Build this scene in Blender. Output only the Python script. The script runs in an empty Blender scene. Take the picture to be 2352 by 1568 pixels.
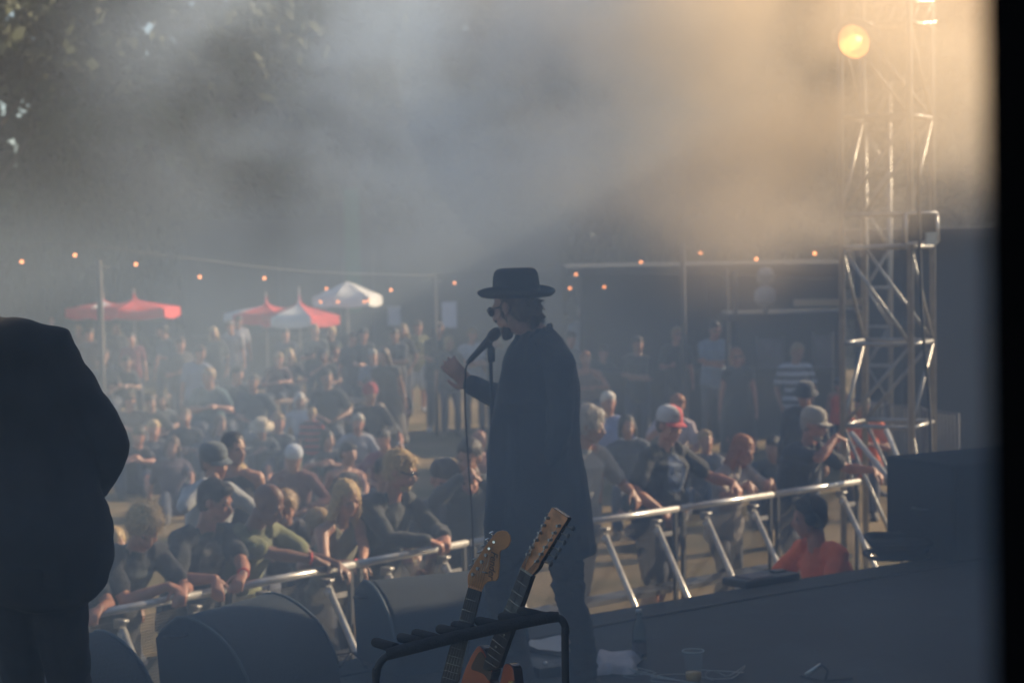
import bpy, bmesh, math, random
from mathutils import Vector, Matrix, Euler
from mathutils import noise as mnoise

random.seed(7)
SC = bpy.context.scene
COL = SC.collection
R = math.radians

# ------------------------------------------------------------------ camera
CAM_H = 3.10                       # lens height above the grass
STAGE_Z = 1.05                     # stage deck above the grass
LENS = 70.0
PITCH = 3.16                       # degrees down
ROLL = -1.0
camd = bpy.data.cameras.new("camera")
cam = bpy.data.objects.new("camera", camd)
COL.objects.link(cam)
camd.lens = LENS
camd.sensor_width = 36.0
camd.clip_start = 0.05
camd.clip_end = 900.0
CAM_M = (Matrix.Translation((0, 0, CAM_H)) @ Matrix.Rotation(R(90 - PITCH), 4, 'X')
         @ Matrix.Rotation(R(ROLL), 4, 'Z'))
cam.matrix_world = CAM_M
camd.dof.use_dof = True
camd.dof.focus_distance = 6.05
camd.dof.aperture_fstop = 4.3
SC.camera = cam

# ------------------------------------------------------------------ sky, sun, exposure
SUN_AZ, SUN_EL = 62.0, 24.0        # azimuth from +Y towards +X
world = bpy.data.worlds.new("World")
SC.world = world
world.use_nodes = True
wn = world.node_tree.nodes
wl = world.node_tree.links
sky = wn.new('ShaderNodeTexSky')
sky.sky_type = 'NISHITA'
sky.sun_disc = False
sky.sun_elevation = R(SUN_EL)
sky.sun_rotation = R(SUN_AZ)
sky.altitude = 50
sky.dust_density = 0.5
sky.ozone_density = 2.5
wl.new(sky.outputs[0], wn['Background'].inputs[0])
wn['Background'].inputs[1].default_value = 0.065

sd = bpy.data.lights.new("sun", 'SUN')
sd.energy = 5.0
sd.angle = R(0.6)
sd.color = (1.0, 0.78, 0.52)
sun = bpy.data.objects.new("sun", sd)
COL.objects.link(sun)
sdir = Vector((math.sin(R(SUN_AZ)) * math.cos(R(SUN_EL)), math.cos(R(SUN_AZ)) * math.cos(R(SUN_EL)), math.sin(R(SUN_EL))))
sun.rotation_euler = sdir.to_track_quat('Z', 'Y').to_euler()
sun.location = sdir * 60

SC.view_settings.view_transform = 'Standard'
SC.view_settings.look = 'None'
SC.view_settings.gamma = 1.0
SC.view_settings.exposure = 1.0
SC.cycles.volume_step_rate = 4.0
SC.cycles.volume_preview_step_rate = 4.0
SC.cycles.volume_max_steps = 128
SC.cycles.volume_bounces = 2
SC.cycles.max_bounces = 6
SC.cycles.transparent_max_bounces = 24
SC.cycles.use_denoising = True
SC.cycles.sample_clamp_indirect = 4.0

# ------------------------------------------------------------------ places: pixel of the 1024 x 682 photo -> real point
FPX = 1024 * LENS / 36.0
def ray(px, py):
    v = Vector(((px - 512) / FPX, (341 - py) / FPX, -1.0))
    return (CAM_M.to_3x3() @ v)
def at(px, py, z=None, Y=None):
    """the point seen at a pixel, on the level z or at the depth Y"""
    d = ray(px, py)
    t = (z - CAM_H) / d.z if z is not None else Y / d.y
    return Vector((0, 0, CAM_H)) + d * t
def GZ(Y):                         # the field falls away gently from the stage
    return -0.02 * max(0.0, min(Y, 62) - 16)
def atg(px, py, h):
    """the point seen at a pixel that is h above the sloping field"""
    z = h
    for _ in range(30):
        p = at(px, py, z=z); z = GZ(p.y) + h
    return at(px, py, z=z)
def DG(x, y, h): return atg(x * 1024 / 2352, y * 1024 / 2352, h)
def D(x, y, z=None, Y=None):       # the same from the coordinates of the 2352-wide view
    return at(x * 1024 / 2352, y * 1024 / 2352, z, Y)

# ------------------------------------------------------------------ materials
def mat(name, col, rough=0.8, metal=0.0, var=0.0, vscale=8.0, spec=0.5, bump=0.0, bscale=60.0, sheen=0.0, detail=4.0, var2=None):
    m = bpy.data.materials.new(name)
    m.use_nodes = True
    nt = m.node_tree
    b = nt.nodes['Principled BSDF']
    b.inputs['Base Color'].default_value = (*col, 1)
    b.inputs['Roughness'].default_value = rough
    b.inputs['Metallic'].default_value = metal
    b.inputs['Specular IOR Level'].default_value = spec
    if sheen:
        b.inputs['Sheen Weight'].default_value = sheen
    if var or bump or var2:
        tc = nt.nodes.new('ShaderNodeTexCoord')
    if var or var2:
        n = nt.nodes.new('ShaderNodeTexNoise')
        n.inputs['Scale'].default_value = vscale
        n.inputs['Detail'].default_value = detail
        nt.links.new(tc.outputs['Object'], n.inputs['Vector'])
        r = nt.nodes.new('ShaderNodeValToRGB')
        a = tuple(c * (1 - var) for c in col)
        c2 = var2 if var2 else tuple(min(1, c * (1 + var)) for c in col)
        r.color_ramp.elements[0].position = 0.32
        r.color_ramp.elements[1].position = 0.68
        r.color_ramp.elements[0].color = (*a, 1)
        r.color_ramp.elements[1].color = (*c2, 1)
        nt.links.new(n.outputs['Fac'], r.inputs[0])
        nt.links.new(r.outputs[0], b.inputs['Base Color'])
    if bump:
        n2 = nt.nodes.new('ShaderNodeTexNoise')
        n2.inputs['Scale'].default_value = bscale
        n2.inputs['Detail'].default_value = 5
        nt.links.new(tc.outputs['Object'], n2.inputs['Vector'])
        bp = nt.nodes.new('ShaderNodeBump')
        bp.inputs['Strength'].default_value = bump
        bp.inputs['Distance'].default_value = 0.02
        nt.links.new(n2.outputs['Fac'], bp.inputs['Height'])
        nt.links.new(bp.outputs[0], b.inputs['Normal'])
    return m

# ------------------------------------------------------------------ objects
def tag(o, label=None, cat=None, group=None, kind=None):
    if label: o['label'] = label
    if cat: o['category'] = cat
    if group: o['group'] = group
    if kind: o['kind'] = kind
    return o
def empty(name, loc=(0, 0, 0), rz=0.0, parent=None):
    o = bpy.data.objects.new(name, None)
    o.empty_display_size = 0.2
    COL.objects.link(o)
    o.location = loc
    o.rotation_euler = (0, 0, rz)
    if parent: o.parent = parent
    return o
def thing(name, label, cat, loc=(0, 0, 0), rz=0.0, group=None):
    return tag(empty(name, loc, rz), label, cat, group)

class MB:
    """collects shapes, then becomes ONE mesh object"""
    def __init__(self):
        self.bm = bmesh.new()
    def box(self, c, s, rot=None, mi=0):
        v = []
        M = rot.to_matrix() if isinstance(rot, Euler) else rot
        for dx in (-.5, .5):
            for dy in (-.5, .5):
                for dz in (-.5, .5):
                    p = Vector((dx * s[0], dy * s[1], dz * s[2]))
                    if M is not None: p = M @ p
                    v.append(self.bm.verts.new(p + Vector(c)))
        for f in ((0, 1, 3, 2), (4, 6, 7, 5), (0, 4, 5, 1), (2, 3, 7, 6), (0, 2, 6, 4), (1, 5, 7, 3)):
            fc = self.bm.faces.new([v[i] for i in f]); fc.material_index = mi
        return self
    def tube(self, pts, r, n=8, cap=True, mi=0, closed=False, flat=1.0):
        pts = [Vector(p) for p in pts]
        rs = r if isinstance(r, (list, tuple)) else [r] * len(pts)
        rings = []
        up = None
        N = len(pts)
        for i, p in enumerate(pts):
            if closed:
                t = (pts[(i + 1) % N] - pts[i - 1])
            else:
                t = (pts[min(i + 1, N - 1)] - pts[max(i - 1, 0)])
            t = t.normalized() if t.length > 1e-9 else Vector((0, 0, 1))
            if up is None:
                up = t.orthogonal().normalized()
            else:
                up = (up - t * up.dot(t))
                up = up.normalized() if up.length > 1e-6 else t.orthogonal().normalized()
            sd_ = t.cross(up)
            ring = []
            for k in range(n):
                a = 2 * math.pi * k / n
                ring.append(self.bm.verts.new(p + up * math.cos(a) * rs[i] + sd_ * math.sin(a) * rs[i] * flat))
            rings.append(ring)
        m = N if closed else N - 1
        for i in range(m):
            a, b = rings[i], rings[(i + 1) % N]
            for k in range(n):
                f = self.bm.faces.new((a[k], a[(k + 1) % n], b[(k + 1) % n], b[k])); f.smooth = True; f.material_index = mi
        if cap and not closed:
            self.bm.faces.new(rings[0][::-1]).material_index = mi
            self.bm.faces.new(rings[-1]).material_index = mi
        return self
    def lathe(self, prof, c=(0, 0, 0), n=20, mi=0, axis=None, cap=True):
        M = axis.to_track_quat('Z', 'Y').to_matrix() if axis is not None else Matrix.Identity(3)
        rings = []
        for (r, z) in prof:
            rings.append([self.bm.verts.new(M @ Vector((max(r, 1e-4) * math.cos(2 * math.pi * k / n), max(r, 1e-4) * math.sin(2 * math.pi * k / n), z)) + Vector(c)) for k in range(n)])
        for a, b in zip(rings, rings[1:]):
            for k in range(n):
                f = self.bm.faces.new((a[k], a[(k + 1) % n], b[(k + 1) % n], b[k])); f.smooth = True; f.material_index = mi
        if cap and prof[0][0] > 1e-3: self.bm.faces.new(rings[0][::-1]).material_index = mi
        if cap and prof[-1][0] > 1e-3: self.bm.faces.new(rings[-1]).material_index = mi
        return self
    def ball(self, c, r, M=None, seg=12, mi=0):
        r = r if isinstance(r, (list, tuple)) else (r, r, r)
        S = Matrix.Diagonal((*r, 1))
        T = Matrix.Translation(c) @ (M.to_4x4() if M is not None else Matrix.Identity(4)) @ S
        g = bmesh.ops.create_icosphere(self.bm, subdivisions=2 if seg <= 12 else 3, radius=1, matrix=T)
        for v in g['verts']:
            for f in v.link_faces: f.smooth = True; f.material_index = mi
        return self
    def poly(self, pts, mi=0, smooth=False):
        f = self.bm.faces.new([self.bm.verts.new(p) for p in pts]); f.material_index = mi; f.smooth = smooth
        return self
    def prism(self, outline, z0, z1, mi=0, M=None):
        """outline: list of (x,y); extruded z0..z1; M maps to place"""
        M = M or Matrix.Identity(4)
        lo = [self.bm.verts.new(M @ Vector((x, y, z0))) for x, y in outline]
        hi = [self.bm.verts.new(M @ Vector((x, y, z1))) for x, y in outline]
        n = len(outline)
        self.bm.faces.new(lo[::-1]).material_index = mi
        self.bm.faces.new(hi).material_index = mi
        for k in range(n):
            self.bm.faces.new((lo[k], lo[(k + 1) % n], hi[(k + 1) % n], hi[k])).material_index = mi
        return self
    def build(self, name, mats, parent=None, bevel=0.0, smooth_angle=None, loc=None):
        me = bpy.data.meshes.new(name)
        bmesh.ops.recalc_face_normals(self.bm, faces=self.bm.faces)
        self.bm.to_mesh(me); self.bm.free()
        o = bpy.data.objects.new(name, me)
        COL.objects.link(o)
        for m in (mats if isinstance(mats, (list, tuple)) else [mats]): me.materials.append(m)
        if parent: o.parent = parent
        if loc is not None: o.location = loc
        if bevel:
            b = o.modifiers.new('bevel', 'BEVEL'); b.width = bevel; b.segments = 2; b.limit_method = 'ANGLE'
        return o

# ================================================================== THE SETTING
# stage edge and barrier as seen, put on their real levels
EDGE = [at(-60, 738, z=STAGE_Z), at(300, 668, z=STAGE_Z), at(594, 613, z=STAGE_Z), at(757, 585, z=STAGE_Z), at(960, 553, z=STAGE_Z)]
RAIL_Z = 1.12
RAILP = [at(-90, 644, z=RAIL_Z), at(104, 607, z=RAIL_Z), at(453, 541, z=RAIL_Z), at(594, 517, z=RAIL_Z), at(860, 477.5, z=RAIL_Z)]

def ramp_mat(name, stops, scale, detail=6, rough=0.95, bump=0.0, bscale=40, second=None):
    m = bpy.data.materials.new(name); m.use_nodes = True
    nt = m.node_tree; b = nt.nodes['Principled BSDF']
    b.inputs['Roughness'].default_value = rough
    b.inputs['Specular IOR Level'].default_value = 0.25
    tc = nt.nodes.new('ShaderNodeTexCoord')
    n = nt.nodes.new('ShaderNodeTexNoise'); n.inputs['Scale'].default_value = scale; n.inputs['Detail'].default_value = detail
    nt.links.new(tc.outputs['Object'], n.inputs['Vector'])
    r = nt.nodes.new('ShaderNodeValToRGB')
    cr = r.color_ramp
    cr.elements[0].position, cr.elements[0].color = stops[0][0], (*stops[0][1], 1)
    cr.elements[1].position, cr.elements[1].color = stops[-1][0], (*stops[-1][1], 1)
    for p, c in stops[1:-1]:
        e = cr.elements.new(p); e.color = (*c, 1)
    nt.links.new(n.outputs['Fac'], r.inputs[0])
    nt.links.new(r.outputs[0], b.inputs['Base Color'])
    if bump:
        n2 = nt.nodes.new('ShaderNodeTexNoise'); n2.inputs['Scale'].default_value = bscale; n2.inputs['Detail'].default_value = 6
        nt.links.new(tc.outputs['Object'], n2.inputs['Vector'])
        bp = nt.nodes.new('ShaderNodeBump'); bp.inputs['Strength'].default_value = bump; bp.inputs['Distance'].default_value = 0.03
        nt.links.new(n2.outputs['Fac'], bp.inputs['Height']); nt.links.new(bp.outputs[0], b.inputs['Normal'])
    return m

M_GRASS = ramp_mat('dry_trodden_grass', [(0.30, (0.09, 0.08, 0.028)), (0.5, (0.20, 0.145, 0.068)), (0.7, (0.31, 0.225, 0.12))], 0.7, 10, bump=0.6, bscale=30)
g = MB()
NX = 40
ys = [-20, 0, 10, 16, 18, 22, 30, 40, 50, 58, 62, 66, 90, 260]
xs = [-160, -60, -25, -10, 0, 10, 25, 70, 200]
gv = [[g.bm.verts.new((x, y, GZ(y))) for x in xs] for y in ys]
for j in range(len(ys) - 1):
    for i in range(len(xs) - 1): g.bm.faces.new((gv[j][i], gv[j][i + 1], gv[j + 1][i + 1], gv[j + 1][i])).smooth = True
tag(g.build('ground', M_GRASS), kind='structure')

M_DECK = ramp_mat('black_stage_deck', [(0.3, (0.010, 0.015, 0.019)), (0.55, (0.018, 0.025, 0.030)), (0.75, (0.036, 0.046, 0.052))], 2.2, 10, rough=0.72, bump=0.15, bscale=90)
_nt = M_DECK.node_tree; _b = _nt.nodes['Principled BSDF']; _src = _b.inputs['Base Color'].links[0].from_socket
_tc = _nt.nodes.new('ShaderNodeTexCoord'); _mp = _nt.nodes.new('ShaderNodeMapping'); _mp.inputs['Rotation'].default_value = (0, 0, R(-37))
_br = _nt.nodes.new('ShaderNodeTexBrick'); _br.inputs['Scale'].default_value = 1.0; _br.inputs['Brick Width'].default_value = 2.0; _br.inputs['Row Height'].default_value = 1.0
_br.inputs['Mortar Size'].default_value = .006; _br.inputs['Color1'].default_value = (1, 1, 1, 1); _br.inputs['Color2'].default_value = (.78, .78, .78, 1); _br.inputs['Mortar'].default_value = (.25, .25, .25, 1)
_nt.links.new(_tc.outputs['Object'], _mp.inputs[0]); _nt.links.new(_mp.outputs[0], _br.inputs['Vector'])
_n = _nt.nodes.new('ShaderNodeTexNoise'); _n.inputs['Scale'].default_value = 9; _n.inputs['Detail'].default_value = 12; _nt.links.new(_tc.outputs['Object'], _n.inputs['Vector'])
_r = _nt.nodes.new('ShaderNodeValToRGB'); _r.color_ramp.elements[0].position = .58; _r.color_ramp.elements[1].position = .72; _r.color_ramp.elements[0].color = (1, 1, 1, 1); _r.color_ramp.elements[1].color = (2.4, 2.4, 2.4, 1); _nt.links.new(_n.outputs['Fac'], _r.inputs[0])
_m1 = _nt.nodes.new('ShaderNodeVectorMath'); _m1.operation = 'MULTIPLY'; _nt.links.new(_src, _m1.inputs[0]); _nt.links.new(_br.outputs['Color'], _m1.inputs[1])
_m2 = _nt.nodes.new('ShaderNodeVectorMath'); _m2.operation = 'MULTIPLY'; _nt.links.new(_m1.outputs[0], _m2.inputs[0]); _nt.links.new(_r.outputs[0], _m2.inputs[1])
_nt.links.new(_m2.outputs[0], _b.inputs['Base Color'])
sb = MB()
e = EDGE
out = [(p.x, p.y) for p in e] + [(9.5, 16.8), (13.0, 3.0), (6.0, -6.0), (-8.0, -3.0)]
sb.prism(out, STAGE_Z - 0.16, STAGE_Z)
tag(sb.build('stage_floor', M_DECK, bevel=0.008), kind='structure')
M_SKIRT = mat('black_skirt', (0.012, 0.012, 0.014), 0.9, var=0.4, vscale=3)
sk = MB()
ins = [Vector((p.x, p.y, 0)) + Vector((0.35, -0.35, 0)) for p in e]
out2 = [(p.x, p.y) for p in ins] + [(9.2, 16.2), (12.5, 3.2), (5.8, -5.5), (-7.6, -2.8)]
sk.prism(out2, -0.02, STAGE_Z - 0.165)
tag(sk.build('stage_base', M_SKIRT), kind='structure')

# darker lip along the edge with a pale trim line
lipb = MB(); trm = MB()
inn_ = []
for k, p_ in enumerate(EDGE):
    a_ = EDGE[max(k - 1, 0)]; b_ = EDGE[min(k + 1, len(EDGE) - 1)]
    d_ = (b_ - a_).normalized(); inn_.append(Vector((d_.y, -d_.x, 0)))
va = [lipb.bm.verts.new(p_ + n_ * .012 + Vector((0, 0, .004))) for p_, n_ in zip(EDGE, inn_)]
vb = [lipb.bm.verts.new(p_ + n_ * .26 + Vector((0, 0, .004))) for p_, n_ in zip(EDGE, inn_)]
for k in range(len(EDGE) - 1): lipb.bm.faces.new((va[k], va[k + 1], vb[k + 1], vb[k]))
tag(lipb.build('stage_floor_edge', mat('dark_edge_board', (.008, .012, .014), .8)), kind='structure')
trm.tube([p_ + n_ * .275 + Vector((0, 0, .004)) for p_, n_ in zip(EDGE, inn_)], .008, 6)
tag(trm.build('stage_floor_trim', mat('pale_edge_trim', (.05, .06, .065), .6)), kind='structure')  # thin line a little paler than the deck

# ================================================================== PEOPLE
class Clay:
    """closed rounded pieces that a voxel remesh fuses into one continuous skin"""
    def __init__(self):
        self.bm = bmesh.new()
    def sec(self, pts, rx, ry=None, side=(1, 0, 0), n=12, capf=1.0):
        pts = [Vector(p) for p in pts]
        N = len(pts)
        if not isinstance(rx, (list, tuple)): rx = [rx] * N
        if ry is None: ry = rx
        if not isinstance(ry, (list, tuple)): ry = [ry] * N
        fr = []
        for i, p in enumerate(pts):
            t = (pts[min(i + 1, N - 1)] - pts[max(i - 1, 0)]).normalized()
            s = Vector(side) - t * Vector(side).dot(t)
            if s.length < 1e-3: s = t.orthogonal()
            s.normalize()
            fr.append((p, t, s, t.cross(s), rx[i], ry[i]))
        rings = []
        def ring(p, s, u, a, b):
            rings.append([self.bm.verts.new(p + s * math.cos(2 * math.pi * k / n) * a + u * math.sin(2 * math.pi * k / n) * b) for k in range(n)])
        p, t, s, u, a, b = fr[0]; m = min(a, b) * capf
        v0 = self.bm.verts.new(p - t * m)
        ring(p - t * m * .86, s, u, a * .5, b * .5); ring(p - t * m * .5, s, u, a * .87, b * .87)
        for p, t, s, u, a, b in fr: ring(p, s, u, a, b)
        p, t, s, u, a, b = fr[-1]; m = min(a, b) * capf
        ring(p + t * m * .5, s, u, a * .87, b * .87); ring(p + t * m * .86, s, u, a * .5, b * .5)
        v1 = self.bm.verts.new(p + t * m)
        for a, b in zip(rings, rings[1:]):
            for k in range(n): self.bm.faces.new((a[k], a[(k + 1) % n], b[(k + 1) % n], b[k]))
        for k in range(n):
            self.bm.faces.new((v0, rings[0][(k + 1) % n], rings[0][k]))
            self.bm.faces.new((v1, rings[-1][k], rings[-1][(k + 1) % n]))
        return self
    def ball(self, c, r, M=None, sub=2):
        r = r if isinstance(r, (list, tuple)) else (r, r, r)
        T = Matrix.Translation(c) @ (M.to_4x4() if M is not None else Matrix.Identity(4)) @ Matrix.Diagonal((*r, 1))
        bmesh.ops.create_icosphere(self.bm, subdivisions=sub, radius=1, matrix=T)
        return self
    def mesh(self, name, voxel, smooth=2, noise=0.0, nscale=12.0, seed=0.0):
        me = bpy.data.meshes.new(name + '_clay')
        bmesh.ops.recalc_face_normals(self.bm, faces=self.bm.faces)
        self.bm.to_mesh(me); self.bm.free()
        o = bpy.data.objects.new(name + '_tmp', me); COL.objects.link(o)
        r = o.modifiers.new('r', 'REMESH'); r.mode = 'VOXEL'; r.voxel_size = voxel; r.use_smooth_shade = True
        if smooth:
            s = o.modifiers.new('s', 'SMOOTH'); s.factor = 0.5; s.iterations = smooth
        dg = bpy.context.evaluated_depsgraph_get(); dg.update()
        m2 = bpy.data.meshes.new_from_object(o.evaluated_get(dg))
        m2.name = name
        bpy.data.objects.remove(o); bpy.data.meshes.remove(me)
        m2.materials.clear()
        if noise:
            off = Vector((seed * 3.1, seed * 1.7, seed))
            nr = [v.normal.copy() for v in m2.vertices]
            for v, nn in zip(m2.vertices, nr):
                q = v.co * nscale + off
                w = mnoise.noise(q) + 0.5 * mnoise.noise(q * 2.3)
                v.co += nn * (w * noise)
        m2.polygons.foreach_set('use_smooth', [True] * len(m2.polygons))
        return m2

def strands(me, n, L, seed, c, H):
    """loose hairs lifting off the shell, in the same mesh"""
    rr = random.Random(seed); bm = bmesh.new(); bm.from_mesh(me); bm.verts.ensure_lookup_table(); bm.normal_update()
    N = len(bm.verts); src = [(bm.verts[i].co.copy(), bm.verts[i].normal.copy()) for i in (rr.randrange(N) for _ in range(n))]
    up = H @ Vector((0, 0, 1)); up.normalize()
    for p, nn in src:
        t = (-up - nn * (-up).dot(nn)); t = t.normalized() if t.length > .1 else nn.orthogonal().normalized()
        t = (t + Vector((rr.uniform(-.6, .6), rr.uniform(-.6, .6), rr.uniform(-.3, .3)))).normalized()
        l = L * rr.uniform(.5, 1.3); w = t.cross(nn).normalized() * .0013
        a = p - nn * .003; b = a + t * l * .5 + nn * l * rr.uniform(.10, .42); d = b + t * l * .5 + nn * l * rr.uniform(-.25, .18)
        v = [bm.verts.new(q) for q in (a - w, a + w, b + w, b - w, d)]
        bm.faces.new((v[0], v[1], v[2], v[3])); bm.faces.new((v[3], v[2], v[4]))
    bm.to_mesh(me); bm.free(); return me

def link(name, me, m, parent=None):
    o = bpy.data.objects.new(name, me); COL.objects.link(o)
    if not me.materials:
        for x in (m if isinstance(m, (list, tuple)) else [m]): me.materials.append(x)
    if parent: o.parent = parent
    return o

def ik(a, t, l1, l2, pole):
    a, t = Vector(a), Vector(t)
    d = t - a; L = d.length
    L2 = min(L, (l1 + l2) * 0.995)
    t = a + d.normalized() * L2
    x = (l1 * l1 - l2 * l2 + L2 * L2) / (2 * L2)
    h = math.sqrt(max(0.0, l1 * l1 - x * x))
    n = d.normalized()
    p = Vector(pole) - n * Vector(pole).dot(n)
    p = p.normalized() if p.length > 1e-4 else n.orthogonal().normalized()
    return a + n * x + p * h, t

def rz(a): return Matrix.Rotation(R(a), 3, 'Z')
def rx(a): return Matrix.Rotation(R(a), 3, 'X')
def ry(a): return Matrix.Rotation(R(a), 3, 'Y')

def skeleton(P):
    """P: pose in metres for a 1.75 m person facing +Y. returns joints"""
    g = P.get
    J = {}
    pel = Vector(g('pelvis', (0, 0, 0.95)))
    lean, side_lean, twist = g('lean', 3), g('slean', 0), g('twist', 0)
    M0 = rz(g('ptwist', 0)) @ ry(side_lean * .5) @ rx(-lean * g('plean', .4))
    M1 = rz(twist) @ ry(side_lean) @ rx(-lean)
    u0, u1 = M0 @ Vector((0, 0, 1)), M1 @ Vector((0, 0, 1))
    s0, s1 = M0 @ Vector((1, 0, 0)), M1 @ Vector((1, 0, 0))
    waist = pel + u0 * 0.16
    um = (u0 + u1).normalized()
    chest = waist + um * 0.17
    neck = chest + u1 * 0.185
    J.update(pel=pel, waist=waist, chest=chest, neck=neck, u0=u0, u1=u1, s0=s0, s1=s1)
    sw = g('sw', 0.178)
    for k, sg in (('R', 1), ('L', -1)):
        sh = neck - u1 * 0.045 + s1 * sg * sw + Vector(g('sh' + k, (0, 0, 0)))
        J['sh' + k] = sh
        tgt = g('h' + k, (sg * 0.27, 0.06, 0.80))
        pole = g('e' + k, (sg * 0.5, -1.0, -0.2))
        el, wr = ik(sh, tgt, 0.29, 0.255, pole)
        J['el' + k] = el; J['wr' + k] = wr
        hip = pel + s0 * sg * 0.09 - u0 * 0.03
        ft = g('f' + k, (sg * 0.11, 0.0, 0.085))
        kp = g('k' + k, (sg * 0.15, 1.0, 0.1))
        kn, an = ik(hip, ft, 0.43, 0.43, kp)
        J['hip' + k] = hip; J['kn' + k] = kn; J['an' + k] = an
    H = rz(g('hyaw', 0)) @ ry(g('hroll', 0)) @ rx(-g('hpitch', 5))
    H = H * 1.07
    J['H'] = H
    J['head'] = neck + u1 * 0.038 + (H @ Vector((0, 0.022, 0.148)))
    return J

def torso(C, J, inf=0.0, bulk=1.0, fem=0.0, low=0.10, top=True, flare=0.0, hem=False):
    u0, u1, s0, s1 = J['u0'], J['u1'], J['s0'], J['s1']
    pts = [J['pel'] - u0 * low, J['pel'] + u0 * 0.02, J['waist'], J['chest'], J['chest'] + u1 * 0.10, J['neck'] - u1 * 0.035]
    w = [0.150, 0.168, 0.142 - .018 * fem, 0.160 - .012 * fem, 0.168 - .014 * fem, 0.120]
    d = [0.100, 0.116, 0.100, 0.116 + .010 * fem, 0.110, 0.075]
    b = [1, 1, bulk * 1.02, bulk, (bulk + 1) / 2, 1]
    w = [x * y + inf for x, y in zip(w, b)]; d = [x * y + inf for x, y in zip(d, b)]
    w[0] += flare; d[0] += flare
    if hem:
        w[0] = max(w[0], .197 * (bulk + 1) / 2); d[0] = max(d[0], .144 * (bulk + 1) / 2)
        w[1] = max(w[1], .200 * (bulk + 1) / 2); d[1] = max(d[1], .150 * (bulk + 1) / 2)
    C.sec(pts, w, d, side=(s0 + s1) / 2, n=18, capf=0.4)
    if bulk > 1.1:
        f = s0.cross(u0) * -1
        C.ball(J['waist'] - u0 * 0.02 + f * 0.05 * bulk, (0.135 * bulk + inf, 0.10 * bulk + inf, 0.14))
    if top:
        for k in 'LR':
            C.sec([J['neck'] - u1 * 0.02, J['neck'] * .45 + J['sh' + k] * .55 + u1 * 0.018, J['sh' + k]], [0.055 + inf, 0.052 + inf, 0.056 + inf])

def arm(C, J, k, inf=0.0, t=2.0, bulk=1.0, loose=0.0):
    """t: 0..2 how far down the arm (1 = elbow, 2 = wrist)"""
    a, b, c = J['sh' + k], J['el' + k], J['wr' + k]
    if t <= 1.0:
        e = a.lerp(b, t)
        C.sec([a, a.lerp(e, .5), e], [.052 + inf, .047 * bulk + inf + loose * .4, .043 * bulk + inf + loose])
    else:
        C.sec([a, a.lerp(b, .5), b], [.056 + inf, .047 * bulk + inf, .040 + inf])
        e = b.lerp(c, t - 1.0)
        C.sec([b, b.lerp(e, .3), e], [.040 + inf, .042 * bulk + inf, (.042 - .017 * (t - 1)) + inf + loose])

def leg(C, J, k, inf=0.0, t=2.0, bulk=1.0, loose=0.0):
    a, b, c = J['hip' + k], J['kn' + k], J['an' + k]
    if t <= 1.0:
        e = a.lerp(b, t)
        C.sec([a, a.lerp(e, .5), e], [.092 + inf, .082 * bulk + inf + loose * .5, .068 + inf + loose])
    else:
        C.sec([a, a.lerp(b, .5), b], [.092 + inf, .078 * bulk + inf, .054 + inf])
        e = b.lerp(c, t - 1.0)
        C.sec([b, b.lerp(e, .35), e], [.054 + inf, .057 * bulk + inf, .056 - .018 * (t - 1) + inf + loose])

def hand(C, wr, d, nrm, sg, curl=20, spread=1.0, sc=1.0, fing=True):
    """d: pointing direction; nrm: back-of-hand direction; sg: +1 right hand"""
    d = Vector(d).normalized(); nrm = Vector(nrm) - d * Vector(nrm).dot(d); nrm.normalize()
    s = d.cross(nrm).normalized()           # towards the thumb or away
    th = -s * sg
    w = wr
    C.sec([w - d * .01, w + d * .03 * sc, w + d * .075 * sc, w + d * .088 * sc], [.026 * sc, .034 * sc, .040 * sc, .037 * sc], [.020 * sc, .016 * sc, .014 * sc, .012 * sc], side=s, n=12)
    if not fing: return
    for i, (o, L) in enumerate(((0.030, .92), (0.0105, 1.0), (-.0095, .94), (-.0285, .76))):
        p = w + d * .086 * sc + th * o * sc
        dd = (d + th * (o * 2.2 * spread)).normalized()
        pts = [p - dd * .012]
        ang = 0
        cu = curl * (1 + 0.22 * i)
        for q, l in enumerate((.042, .027, .021)):
            ang += cu * (0.8 if q == 0 else 1.0)
            v = Matrix.Rotation(R(ang), 3, th * 1.0) @ dd
            if (v - dd).dot(nrm) > 1e-6:
                v = Matrix.Rotation(R(-ang), 3, th) @ dd
            pts.append(pts[-1] + v * l * L * sc)
        C.sec(pts, [.0105 * sc, .0098 * sc, .0088 * sc, .0075 * sc], n=8)
    p0 = w + d * .022 * sc + th * .026 * sc
    p1 = p0 + (d * .55 + th * .75 - nrm * .25).normalized() * .038 * sc
    p2 = p1 + (d * .85 + th * .35 - nrm * .3).normalized() * .032 * sc
    p3 = p2 + (d * .95 + th * .1 - nrm * .3).normalized() * .026 * sc
    C.sec([p0, p1, p2, p3], [.016 * sc, .0125 * sc, .0108 * sc, .0090 * sc], n=8)

def foot(C, an, yaw, inf=0.0):
    f = rz(yaw) @ Vector((0, 1, 0)); s = rz(yaw) @ Vector((1, 0, 0))
    C.sec([an - f * .045 + Vector((0, 0, -.035)), an + f * .03 + Vector((0, 0, -.035)), an + f * .11 + Vector((0, 0, -.05)), an + f * .16 + Vector((0, 0, -.055))],
          [.036 + inf, .040 + inf, .046 + inf, .036 + inf], [.040 + inf, .044 + inf, .028 + inf, .020 + inf], side=s)
    C.sec([an + Vector((0, 0, .02)), an - f * .01 + Vector((0, 0, -.03))], [.036 + inf, .036 + inf])

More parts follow.
